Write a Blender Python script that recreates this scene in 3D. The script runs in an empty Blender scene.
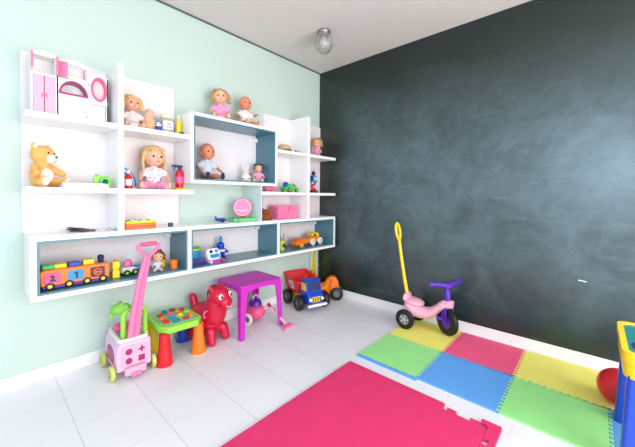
import bpy, bmesh, math, random
from mathutils import Vector, Matrix, Euler
sc = bpy.context.scene
C = bpy.context.scene.collection
PI = math.pi
random.seed(7)
sin, cos = math.sin, math.cos

# ------------------------------------------------------------------ materials
def lin(c):
    c = c / 255.0
    return c / 12.92 if c <= 0.04045 else ((c + 0.055) / 1.055) ** 2.4
def col(rgb): return (lin(rgb[0]), lin(rgb[1]), lin(rgb[2]), 1)
MATS = {}
def mat(name, rgb, rough=0.4, var=0.06, scale=30, bump=0.0, spec=0.5, metal=0, trans=0, coat=0):
    if name in MATS: return MATS[name]
    m = bpy.data.materials.new(name); m.use_nodes = True
    nt = m.node_tree; b = nt.nodes['Principled BSDF']
    tc = nt.nodes.new('ShaderNodeTexCoord'); nz = nt.nodes.new('ShaderNodeTexNoise')
    nz.inputs['Scale'].default_value = scale; nz.inputs['Detail'].default_value = 3
    nt.links.new(tc.outputs['Object'], nz.inputs['Vector'])
    mx = nt.nodes.new('ShaderNodeMix'); mx.data_type = 'RGBA'
    c = col(rgb)
    mx.inputs[6].default_value = tuple(x * (1 - var) for x in c[:3]) + (1,)
    mx.inputs[7].default_value = tuple(min(1, x * (1 + var)) for x in c[:3]) + (1,)
    nt.links.new(nz.outputs['Fac'], mx.inputs[0]); nt.links.new(mx.outputs[2], b.inputs['Base Color'])
    b.inputs['Roughness'].default_value = rough; b.inputs['Specular IOR Level'].default_value = spec
    b.inputs['Metallic'].default_value = metal; b.inputs['Transmission Weight'].default_value = trans
    b.inputs['Coat Weight'].default_value = coat
    if bump:
        bp = nt.nodes.new('ShaderNodeBump'); bp.inputs['Strength'].default_value = bump
        bp.inputs['Distance'].default_value = 0.004
        nt.links.new(nz.outputs['Fac'], bp.inputs['Height']); nt.links.new(bp.outputs['Normal'], b.inputs['Normal'])
    MATS[name] = m
    return m
def math_node(nt, op, a, b=None, c=None, clamp=False):
    n = nt.nodes.new('ShaderNodeMath'); n.operation = op; n.use_clamp = clamp
    for i, v in enumerate((a, b, c)):
        if v is None: continue
        if hasattr(v, 'links'): nt.links.new(v, n.inputs[i])
        else: n.inputs[i].default_value = v
    return n.outputs[0]
def mixc(nt, fac, a, b):
    n = nt.nodes.new('ShaderNodeMix'); n.data_type = 'RGBA'
    for i, v in ((0, fac), (6, a), (7, b)):
        if hasattr(v, 'links'): nt.links.new(v, n.inputs[i])
        else: n.inputs[i].default_value = v
    return n.outputs[2]
def noise(nt, vec, scale, detail=4, rough=0.55, dist=0):
    n = nt.nodes.new('ShaderNodeTexNoise'); nt.links.new(vec, n.inputs['Vector'])
    n.inputs['Scale'].default_value = scale; n.inputs['Detail'].default_value = detail
    n.inputs['Roughness'].default_value = rough; n.inputs['Distortion'].default_value = dist
    return n.outputs['Fac']
def ramp(nt, v, a, b):
    n = nt.nodes.new('ShaderNodeMapRange'); n.interpolation_type = 'SMOOTHSTEP'
    nt.links.new(v, n.inputs[0]); n.inputs[1].default_value = a; n.inputs[2].default_value = b
    return n.outputs[0]
def base(name):
    m = bpy.data.materials.new(name); m.use_nodes = True; nt = m.node_tree
    b = nt.nodes['Principled BSDF']; tc = nt.nodes.new('ShaderNodeTexCoord')
    return m, nt, b, tc.outputs['Object']

def chalkboard_material():
    m, nt, b, v = base('chalkboard_paint')
    sx = nt.nodes.new('ShaderNodeSeparateXYZ'); nt.links.new(v, sx.inputs[0])
    y, z = sx.outputs[1], sx.outputs[2]
    n1 = noise(nt, v, 1.3, 4, .55, .5); n2 = noise(nt, v, 2.6, 6, .62, .7); n3 = noise(nt, v, 8, 5, .7, 1.2)
    # where children and cloths have spread the chalk dust: within arm's reach, away from the corner
    zz = math_node(nt, 'ADD', z, math_node(nt, 'MULTIPLY', math_node(nt, 'SUBTRACT', n1, .5), 0.6))
    reach = math_node(nt, 'SUBTRACT', 1.0, ramp(nt, zz, 1.35, 2.55))
    yy = math_node(nt, 'ADD', y, math_node(nt, 'MULTIPLY', math_node(nt, 'SUBTRACT', n1, .5), 0.45))
    side = math_node(nt, 'SUBTRACT', 1.0, ramp(nt, yy, -0.55, -0.12))
    low = ramp(nt, zz, -.1, .95)
    dust = math_node(nt, 'MULTIPLY', math_node(nt, 'MULTIPLY', reach, side), low)
    tex = math_node(nt, 'MULTIPLY_ADD', n2, .75, math_node(nt, 'MULTIPLY', n3, .35))
    dust = math_node(nt, 'MULTIPLY', dust, math_node(nt, 'MULTIPLY_ADD', tex, 1.6, -.34, clamp=True))
    # long curved swipes
    mp = nt.nodes.new('ShaderNodeMapping'); mp.inputs['Rotation'].default_value = (math.radians(35), 0, 0)
    mp.inputs['Scale'].default_value = (1, 1.2, 7); nt.links.new(v, mp.inputs[0])
    s = noise(nt, mp.outputs[0], 2.2, 5, .6, .6)
    swipe = math_node(nt, 'MULTIPLY', ramp(nt, s, .56, .74), math_node(nt, 'MULTIPLY', reach, .22))
    fac = math_node(nt, 'ADD', dust, swipe, clamp=True)
    c = mixc(nt, fac, col((16, 36, 30)), col((98, 118, 127)))
    nt.links.new(c, b.inputs['Base Color'])
    nt.links.new(math_node(nt, 'MULTIPLY_ADD', fac, .10, .27), b.inputs['Roughness'])
    b.inputs['Specular IOR Level'].default_value = .68
    bp = nt.nodes.new('ShaderNodeBump'); bp.inputs['Strength'].default_value = .25; bp.inputs['Distance'].default_value = .004
    nt.links.new(n2, bp.inputs['Height']); nt.links.new(bp.outputs['Normal'], b.inputs['Normal'])
    return m
def floor_material():
    m, nt, b, v = base('white_ceramic_tile')
    sx = nt.nodes.new('ShaderNodeSeparateXYZ'); nt.links.new(v, sx.inputs[0])
    def grout(o, off, period, w):
        t = math_node(nt, 'FRACT', math_node(nt, 'DIVIDE', math_node(nt, 'ADD', o, off), period))
        d = math_node(nt, 'MINIMUM', t, math_node(nt, 'SUBTRACT', 1.0, t))
        return math_node(nt, 'LESS_THAN', d, w / period)
    gx = grout(sx.outputs[0], 9.86, .32, .0022); gy = grout(sx.outputs[1], 9.92, .32, .0016)
    g = math_node(nt, 'MAXIMUM', gx, math_node(nt, 'MULTIPLY', gy, .6))
    n = noise(nt, v, 3, 4); tile = mixc(nt, n, col((236, 233, 238)), col((247, 245, 249)))
    nt.links.new(mixc(nt, math_node(nt, 'MULTIPLY', g, .55), tile, col((190, 186, 190))), b.inputs['Base Color'])
    b.inputs['Roughness'].default_value = .28
    b.inputs['Specular IOR Level'].default_value = .4
    return m
def plaster(name, rgb, rough=.7):
    m, nt, b, v = base(name)
    n = noise(nt, v, 1.3, 5); c = col(rgb)
    nt.links.new(mixc(nt, n, tuple(x * .95 for x in c[:3]) + (1,), tuple(min(1, x * 1.03) for x in c[:3]) + (1,)), b.inputs['Base Color'])
    b.inputs['Roughness'].default_value = rough; b.inputs['Specular IOR Level'].default_value = .3
    bp = nt.nodes.new('ShaderNodeBump'); bp.inputs['Strength'].default_value = .12; bp.inputs['Distance'].default_value = .002
    nt.links.new(noise(nt, v, 60, 3), bp.inputs['Height']); nt.links.new(bp.outputs['Normal'], b.inputs['Normal'])
    return m
def dots_material(name, rgb, dot, scale=60, thr=.35):
    m, nt, b, v = base(name)
    vo = nt.nodes.new('ShaderNodeTexVoronoi'); vo.inputs['Scale'].default_value = scale
    nt.links.new(v, vo.inputs['Vector'])
    f = math_node(nt, 'LESS_THAN', vo.outputs['Distance'], thr)
    nt.links.new(mixc(nt, f, col(rgb), col(dot)), b.inputs['Base Color']); b.inputs['Roughness'].default_value = .85
    return m

M = dict(
    white=mat('white_laminate', (250, 248, 247), .35, .01),
    shelfback=mat('white_back_panel', (247, 238, 240), .5, .01),
    teal=mat('slate_teal_laminate', (84, 130, 144), .3, .03),
    mintboard=mat('mint_side_board', (212, 230, 224), .5, .01),
    metal=mat('grey_metal', (150, 148, 148), .4, .02, metal=1),
    hotpink=mat('hot_pink_foam', (226, 48, 108), .8, .12, 9, .3),
    red=mat('red_plastic', (226, 28, 40), .32), crimson=mat('crimson_rubber', (205, 18, 58), .3, .05),
    orange=mat('orange_plastic', (250, 128, 32), .35), yellow=mat('yellow_plastic', (252, 214, 30), .35),
    lime=mat('lime_plastic', (158, 222, 70), .35), green=mat('green_plastic', (70, 190, 90), .35),
    palegreen=mat('pale_green_plastic', (130, 205, 150), .4), blue=mat('blue_plastic', (24, 70, 190), .35),
    sky=mat('sky_blue_plastic', (50, 150, 215), .35), navy=mat('navy_plastic', (24, 40, 90), .35),
    purple=mat('violet_plastic', (86, 40, 170), .32), magenta=mat('magenta_plastic', (206, 44, 188), .38, .04),
    lilac=mat('lilac_plastic', (232, 192, 226), .4), pink=mat('pink_plastic', (246, 126, 172), .35),
    palepink=mat('pale_pink_plastic', (248, 180, 202), .35), rose=mat('rose_plastic', (240, 88, 140), .4),
    darkpink=mat('dark_magenta_plastic', (170, 30, 110), .4), black=mat('black_rubber', (22, 22, 26), .45),
    grey=mat('grey_plastic', (120, 122, 130), .4), cream=mat('cream_plastic', (240, 225, 190), .5),
    offwhite=mat('off_white_plastic', (245, 244, 240), .35), teal2=mat('teal_plastic', (20, 130, 140), .4),
    skin=mat('doll_vinyl', (240, 178, 148), .5, .03), skin2=mat('tanned_doll_vinyl', (226, 142, 106), .5, .03),
    blond=mat('blond_doll_hair', (224, 184, 128), .7, .35, 90, .9), brown=mat('brown_doll_hair', (128, 76, 48), .7, .3, 90, .9),
    dark=mat('dark_doll_hair', (62, 32, 30), .7, .3, 90, .9), ash=mat('ash_blond_doll_hair', (176, 146, 98), .7, .35, 80, .9),
    eye=mat('dark_eye', (24, 20, 24), .2), lips=mat('red_lips', (200, 70, 80), .4),
    cloth=mat('white_cotton', (238, 228, 226), .9, .05, 80, .3), pinkcloth=mat('pink_cotton', (240, 170, 196), .9, .08, 60, .3),
    bluecloth=mat('pale_blue_cotton', (206, 214, 232), .9, .06, 60, .3), navycloth=mat('navy_cotton', (40, 44, 90), .9),
    fur=mat('golden_plush', (242, 182, 104), .95, .12, 120, .8), furwhite=mat('white_plush', (246, 238, 226), .95, .06, 120, .8),
    brownfur=mat('brown_plush', (160, 84, 40), .95, .2, 120, .8), maroon=mat('maroon_plastic', (96, 22, 50), .4),
    wood=mat('beige_straw', (222, 184, 140), .8, .2, 70, .5), paper=mat('white_paper', (246, 246, 248), .7),
    glass=mat('clear_glass', (252, 252, 252), .05, 0, trans=1), frost=mat('wavy_lamp_glass', (236, 234, 228), .12, .02, trans=.85),
    clear=mat('clear_plastic', (244, 240, 238), .15, 0, trans=.6),
    limeyellow=mat('lime_yellow_plastic',(206,214,110),.4), lightgrey=mat('light_grey_plastic',(176,176,182),.4), chalk=mat('chalk_white', (235, 235, 235), .9), gap=mat('gap_shade_grey', (96, 104, 98), .6),
)
M['dots'] = dots_material('pale_pink_dotted_cotton', (250, 238, 244), (120, 60, 150), 55, .32)
M['hearts'] = dots_material('pink_flowered_cotton', (242, 166, 200), (226, 90, 140), 70, .3)
def foam(name, rgb): return mat(name, rgb, .75, .09, 7, .15)
FOAM = dict(g=foam('green_foam', (158, 234, 144)), y=foam('yellow_foam', (255, 242, 118)), r=foam('rose_foam', (255, 90, 136)), b=foam('blue_foam', (96, 166, 240)))

# ------------------------------------------------------------------ geometry
class G:
    def __init__(s): s.v = []; s.f = []
    def add(s, vs, fs):
        o = len(s.v); s.v += [Vector(v) for v in vs]; s.f += [[i + o for i in f] for f in fs]; return s
    def xf(s, m):
        s.v = [m @ v for v in s.v]; return s
    def join(s, g): return s.add(g.v, g.f)
    def box(s, c, d, rot=None):
        x, y, z = d[0] / 2, d[1] / 2, d[2] / 2
        vs = [Vector(p) for p in ((-x,-y,-z),(x,-y,-z),(x,y,-z),(-x,y,-z),(-x,-y,z),(x,-y,z),(x,y,z),(-x,y,z))]
        if rot: r = Euler(rot).to_matrix(); vs = [r @ v for v in vs]
        return s.add([v + Vector(c) for v in vs], [(3,2,1,0),(4,5,6,7),(0,1,5,4),(1,2,6,5),(2,3,7,6),(3,0,4,7)])
    def b2(s, x0, x1, y0, y1, z0, z1):
        return s.box(((x0+x1)/2, (y0+y1)/2, (z0+z1)/2), (abs(x1-x0), abs(y1-y0), abs(z1-z0)))
    def rings(s, rs, closed=False, caps=True):
        n = len(rs[0]); vs = [p for r in rs for p in r]; fs = []
        m = len(rs)
        for i in range(m if closed else m - 1):
            a = i * n; b = ((i + 1) % m) * n
            for j in range(n):
                k = (j + 1) % n; fs.append((a + j, a + k, b + k, b + j))
        if caps and not closed: fs.append(tuple(range(n))[::-1]); fs.append(tuple((m - 1) * n + j for j in range(n)))
        return s.add(vs, fs)
    def tube(s, pts, r, n=12, closed=False):
        pts = [Vector(p) for p in pts]; m = len(pts)
        rr = r if isinstance(r, (list, tuple)) else [r] * m
        rs = []; up = None
        for i, p in enumerate(pts):
            if closed: t = pts[(i + 1) % m] - pts[i - 1]
            else: t = pts[min(i + 1, m - 1)] - pts[max(i - 1, 0)]
            t.normalize()
            if up is None:
                up = Vector((0, 0, 1)) if abs(t.z) < .9 else Vector((1, 0, 0))
            a = (up - t * up.dot(t)).normalized(); up = a; b = t.cross(a)
            rs.append([p + (a * cos(2*PI*j/n) + b * sin(2*PI*j/n)) * rr[i] for j in range(n)])
        return s.rings(rs, closed)
    def cyl(s, a, b, r0, r1=None, n=20): return s.tube([a, b], [r0, r0 if r1 is None else r1], n)
    def cap(s, a, b, r0, r1=None, n=12):
        r1 = r0 if r1 is None else r1
        a = Vector(a); b = Vector(b); s.cyl(a, b, r0, r1, n); s.ell(a, (r0,)*3, n=n); return s.ell(b, (r1,)*3, n=n)
    def ell(s, c, r, rot=None, n=16):
        if isinstance(r, (int, float)): r = (r,)*3
        m = max(6, n * 3 // 4); vs = []; fs = []
        R = Euler(rot).to_matrix() if rot else Matrix.Identity(3); c = Vector(c)
        vs.append(c + R @ Vector((0, 0, -r[2])))
        for i in range(1, m):
            t = -PI/2 + PI * i / m
            for j in range(n):
                p = 2*PI*j/n; vs.append(c + R @ Vector((r[0]*cos(t)*cos(p), r[1]*cos(t)*sin(p), r[2]*sin(t))))
        vs.append(c + R @ Vector((0, 0, r[2]))); L = len(vs) - 1
        for j in range(n):
            k = (j + 1) % n; fs.append((0, 1 + k, 1 + j)); fs.append((L, L - n + j, L - n + k))
            for i in range(m - 2):
                a = 1 + i * n; fs.append((a + j, a + k, a + n + k, a + n + j))
        return s.add(vs, fs)
    def lathe(s, prof, c=(0, 0, 0), n=28, axis='z'):
        rs = []
        for r, h in prof:
            ring = []
            for j in range(n):
                a = 2*PI*j/n; x, y = r*cos(a), r*sin(a)
                p = {'z': (x, y, h), 'x': (h, x, y), 'y': (y, h, x)}[axis]
                ring.append(Vector(p) + Vector(c))
            rs.append(ring)
        if prof[0][0] > .0015 and prof[-1][0] > .0015: return s.rings(rs, closed=True)
        return s.rings(rs)
    def prism(s, poly, t0, t1, axis='y'):
        # poly = outline in the plane across the axis: y -> (x,z), z -> (x,y), x -> (y,z)
        def P(u, v, t): return {'y': (u, t, v), 'z': (u, v, t), 'x': (t, u, v)}[axis]
        n = len(poly); vs = [P(u, v, t0) for u, v in poly] + [P(u, v, t1) for u, v in poly]
        fs = [tuple(range(n)), tuple(range(2*n - 1, n - 1, -1))] + [(i, (i+1) % n, n + (i+1) % n, n + i) for i in range(n)]
        return s.add(vs, fs)
    def band(s, outer, inner, t0, t1, axis='y'):
        # frame between two outlines with the same number of points
        def P(u, v, t): return {'y': (u, t, v), 'z': (u, v, t), 'x': (t, u, v)}[axis]
        n = len(outer)
        vs = [P(*p, t0) for p in outer] + [P(*p, t0) for p in inner] + [P(*p, t1) for p in outer] + [P(*p, t1) for p in inner]
        fs = []
        for i in range(n):
            j = (i + 1) % n
            fs += [(i, j, n+j, n+i), (2*n+i, 3*n+i, 3*n+j, 2*n+j), (i, 2*n+i, 2*n+j, j), (n+i, n+j, 3*n+j, 3*n+i)]
        return s.add(vs, fs)
def oval(cx, cz, rx, rz, n=28, a0=0, a1=2*PI):
    full = abs(a1 - a0 - 2*PI) < 1e-6
    return [(cx + rx*cos(a0 + (a1-a0)*i/(n if full else n-1)), cz + rz*sin(a0 + (a1-a0)*i/(n if full else n-1))) for i in range(n)]
def rrect(x0, x1, z0, z1, r, k=5):
    out = []
    for cx, cz, a in ((x1-r, z1-r, 0), (x0+r, z1-r, PI/2), (x0+r, z0+r, PI), (x1-r, z0+r, 1.5*PI)):
        out += [(cx + r*cos(a + PI/2*i/k), cz + r*sin(a + PI/2*i/k)) for i in range(k+1)]
    return out
def make_mesh(name, g, voxel=0, smooth=0, ang=40):
    me = bpy.data.meshes.new(name); me.from_pydata([tuple(v) for v in g.v], [], [tuple(f) for f in g.f]); me.update()
    bm = bmesh.new(); bm.from_mesh(me); bmesh.ops.recalc_face_normals(bm, faces=bm.faces); bm.to_mesh(me); bm.free()
    if voxel:
        t = bpy.data.objects.new('t', me); C.objects.link(t)
        md = t.modifiers.new('r', 'REMESH'); md.mode = 'VOXEL'; md.voxel_size = voxel
        dg = bpy.context.evaluated_depsgraph_get(); me2 = bpy.data.meshes.new_from_object(t.evaluated_get(dg))
        bpy.data.objects.remove(t); me = me2; me.name = name
        if smooth:
            bm = bmesh.new(); bm.from_mesh(me)
            for _ in range(smooth): bmesh.ops.smooth_vert(bm, verts=bm.verts, factor=.5, use_axis_x=True, use_axis_y=True, use_axis_z=True)
            bm.to_mesh(me); bm.free()
        ang = 180
    for p in me.polygons: p.use_smooth = True
    if ang < 180: me.set_sharp_from_angle(angle=math.radians(ang))
    return me
def obj(name, g, m, parent=None, bevel=0, voxel=0, smooth=2, label=None, seg=2):
    me = make_mesh(name, g, voxel, smooth); me.materials.append(m)
    o = bpy.data.objects.new(name, me); C.objects.link(o)
    if parent: o.parent = parent
    if bevel:
        b = o.modifiers.new('bevel', 'BEVEL'); b.width = bevel; b.segments = seg; b.limit_method = 'ANGLE'; b.angle_limit = math.radians(50)
    if label: o['label'] = label
    return o
def along(loc):
    # spacing of the toys along the shelves, by shelf height
    x, y, z = loc
    if y < -.6 or z > 2.3: return loc
    k = 1 if z < .5 else 1.010 if z < .7 else 1.015 if z < 1.1 else 1.017 if z < 1.4 else 1.022
    return (x*k, y, z)
def thing(name, label, cat, loc=(0,0,0), rz=0, group=None):
    loc = along(loc)
    o = bpy.data.objects.new(name, None); o.empty_display_size = .05; C.objects.link(o)
    o.location = loc; o.rotation_euler = (0, 0, rz); return tag(o, label, cat, group)
def tag(o, label, cat, group=None):
    o['label'] = label; o['category'] = cat
    if group: o['group'] = group
    return o
def struct(name, g, m, bevel=0, parent=None):
    o = obj(name, g, m, parent, bevel)
    if parent is None: o['kind'] = 'structure'
    return o
def solo(name, label, cat, g, m, loc=(0,0,0), rz=0, bevel=0, voxel=0, group=None, smooth=2):
    o = obj(name, g, m, None, bevel, voxel, smooth); o.location = along(loc); o.rotation_euler = (0,0,rz); return tag(o, label, cat, group)
def wheel(root, c, r, w, rot=0, hubm=None, spokes=5, tyre=None, name='wheel'):
    # axle along local x (turned by rot about z)
    R = Matrix.Translation(c) @ Matrix.Rotation(rot, 4, 'Z')
    g = G().lathe([(r*.52,-w/2),(r*.86,-w/2),(r*.97,-w*.36),(r,-w*.12),(r,w*.12),(r*.97,w*.36),(r*.86,w/2),(r*.52,w/2)], axis='x', n=32).xf(R)
    t = obj(name, g, tyre or M['black'], root)
    h = G().lathe([(r*.001,-w*.42),(r*.5,-w*.38),(r*.5,w*.38),(r*.001,w*.42)], axis='x', n=24)
    obj('hub', h.xf(R), hubm or M['grey'], t)
    sp = G(); hubs = hubm or M['grey']
    for i in range(spokes):
        a = 2*PI*i/spokes
        for sgn in (-1, 1): sp.ell((sgn*w*.40, r*.33*cos(a), r*.33*sin(a)), (w*.06, r*.105, r*.105), n=10)
    if spokes: obj('hub_holes', sp.xf(R), M['black'] if hubs is not M['black'] else M['grey'], t)
    return t

# ------------------------------------------------------------------ room
H = 2.655
XL, YB = -4.6, -3.9
struct('floor', G().b2(XL-.1, .1, YB-.1, .1, -.06, 0), floor_material())
struct('ceiling', G().b2(XL-.1, .1, YB-.1, .1, H, H+.08), plaster('ceiling_paint', (226, 217, 212)))
struct('wall_left', G().b2(XL-.1, .1, 0, .1, 0, H), plaster('mint_paint', (206, 222, 212)))
struct('wall_right', G().b2(0, .1, YB-.1, 0, 0, H), chalkboard_material())
pw = plaster('white_wall_paint', (236, 236, 232))
wx0, wx1, wz0, wz1 = -3.1, -.25, .10, 2.15
struct('wall_back', G().b2(XL-.1, wx0, YB-.1, YB, 0, H).b2(wx1, 0, YB-.1, YB, 0, H).b2(wx0, wx1, YB-.1, YB, 0, wz0).b2(wx0, wx1, YB-.1, YB, wz1, H), pw)
dy0, dy1, dz0, dz1 = -3.4, -2.3, 1.15, 2.2
struct('wall_far', G().b2(XL-.1, XL, YB, dy0, 0, H).b2(XL-.1, XL, dy1, 0, 0, H).b2(XL-.1, XL, dy0, dy1, dz1, H).b2(XL-.1, XL, dy0, dy1, 0, dz0), pw)
w1 = struct('window_1', G().b2(wx0, wx1, YB-.08, YB-.03, wz0, wz0+.05).b2(wx0, wx1, YB-.08, YB-.03, wz1-.05, wz1).b2(wx0, wx0+.05, YB-.08, YB-.03, wz0+.05, wz1-.05).b2(wx1-.05, wx1, YB-.08, YB-.03, wz0+.05, wz1-.05).b2((wx0+wx1)/2-.03, (wx0+wx1)/2+.03, YB-.08, YB-.03, wz0+.05, wz1-.05), M['white'])
struct('window_2', G().b2(XL-.08, XL-.03, dy0, dy0+.06, dz0, dz1).b2(XL-.08, XL-.03, dy1-.06, dy1, dz0, dz1).b2(XL-.08, XL-.03, dy0+.06, dy1-.06, dz1-.06, dz1).b2(XL-.08, XL-.03, dy0+.06, dy1-.06, dz0, dz0+.06), M['white'])
struct('baseboard_left', G().b2(XL, -.012, -.012, 0, 0, .085), M['white'], .003)
struct('baseboard_right', G().b2(-.012, 0, YB, 0, 0, .085), M['white'], .003)
struct('painted_gap_shadow_1', G().b2(XL, 0, -.012, 0, H-.012, H), M['gap'])  # shade of the gap under the ceiling, painted as a dark grey strip

# ------------------------------------------------------------------ shelving
D = .30; W = .035
def shell(root, x0, x1, z0, z1, parts, W=W):
    obj('top_board', G().b2(x0, x1, -D, 0, z1-W, z1), M['white'], root, .0015)
    obj('bottom_board', G().b2(x0, x1, -D, 0, z0, z0+W), M['white'], root, .0015)
    for a in (x0, x1-W): obj('side_panel', G().b2(a, a+W, -D, 0, z0+W, z1-W), M['white'], root, .0015)
    for a in parts: obj('partition', G().b2(a, a+W, -D, -.012, z0+W, z1-W), M['white'], root, .0015)
    obj('back_panel', G().b2(x0+W, x1-W, -.012, 0, z0+W, z1-W), M['shelfback'], root)
    edges = [x0] + list(parts) + [x1-W]
    for a, b in zip(edges[:-1], edges[1:]):
        l, r = a+W, b; t = .012; g = G()
        g.b2(l, l+t, -D+.003, -.0125, z0+W, z1-W).b2(r-t, r, -D+.003, -.0125, z0+W, z1-W)
        g.b2(l+t, r-t, -D+.003, -.0125, z0+W, z0+W+t).b2(l+t, r-t, -D+.003, -.0125, z1-W-t, z1-W)
        obj('lining', g, M['teal'], root, label='slate blue inner lining')
        obj('hanging_bracket', G().b2(r-t-.045, r-t-.001, -.045, -.013, z1-W-t-.062, z1-W-t-.026), M['white'], root, .003)
low = thing('wall_cabinet', 'long low white wall cabinet with three open slate-lined compartments', 'wall cabinet', (0,0,0))
LZ0, LZ1, LW = .574, .928, .028
shell(low, -2.636, -.043, LZ0, LZ1, (-1.780, -.915), LW)
up = thing('wall_cabinet', 'upper white framed box shelf with slate lining holding a bald doll', 'wall cabinet')
UZ0, UZ1, UW = 1.250, 1.781, .024
shell(up, -1.758, -.922, UZ0, UZ1, (), UW)
SA, SB = 1.602, 1.197
ls = thing('shelf_unit', 'left white open wall shelves around a tall divider, teddy bear on it', 'shelf')
obj('back_panel', G().b2(-2.645, -1.760, -.02, 0, LZ1, 1.997).b2(-1.760, -1.727, -.02, 0, LZ1, UZ0), M['shelfback'], ls)
obj('divider', G().b2(-2.223, -2.192, -D, -.02, LZ1, 1.984), M['white'], ls, .0015)
for x0, x1, z in ((-2.648, -2.223, SA), (-2.192, -1.759, SA), (-2.65, -2.223, SB), (-2.192, -1.735, SB)):
    obj('shelf_board', G().b2(x0, x1, -D, -.02, z-.031, z), M['white'], ls, .0015)
rs = thing('shelf_unit', 'right white open wall shelves beside the chalkboard wall', 'shelf')
obj('back_panel', G().b2(-.872, -.004, -.02, 0, LZ1, 1.993), M['shelfback'], rs)
obj('divider', G().b2(-.508, -.476, -D, -.02, LZ1, 1.988), M['white'], rs, .0015)
obj('side_board', G().b2(-1.110, -1.100, -D, 0, LZ1, UZ0), M['mintboard'], rs, label='mint green side board')
for x0, x1, z in ((-.922, -.508, SA), (-.476, -.045, SA), (-1.100, -.508, SB), (-.476, -.045, SB)):
    obj('shelf_board', G().b2(x0, x1, -D, -.02, z-.030, z), M['white'], rs, .0015)

# ------------------------------------------------------------------ ceiling lamp
lamp = thing('ceiling_lamp', 'oval wavy glass ceiling lamp with a metal collar', 'lamp', (-.70, -.67, H)); lamp.scale = (1.12,1.12,1.08)
obj('mount', G().lathe([(.001,0),(.052,0),(.055,-.012),(.046,-.03),(.040,-.04),(.001,-.04)], n=32), M['metal'], lamp)
prof = []
for i in range(15):
    t = i/14; prof.append((max(.002, .076*math.sin(PI*(.17+.83*t**1.15))**.62), -.026-.165*t))
inner = [(max(.001, r-.004), z+.003) for r, z in prof[::-1]]
gl = G().lathe(prof+inner, n=40)
for v in gl.v:
    a = math.atan2(v.y, v.x); k = 1 + .03*cos(10*a + 18*v.z); v.x *= k; v.y *= k
obj('glass_shade', gl, M['frost'], lamp)
obj('bulb', G().lathe([(.001,-.04),(.014,-.045),(.014,-.06),(.026,-.085),(.03,-.105),(.022,-.13),(.001,-.14)], n=20), M['offwhite'], lamp)

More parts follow.
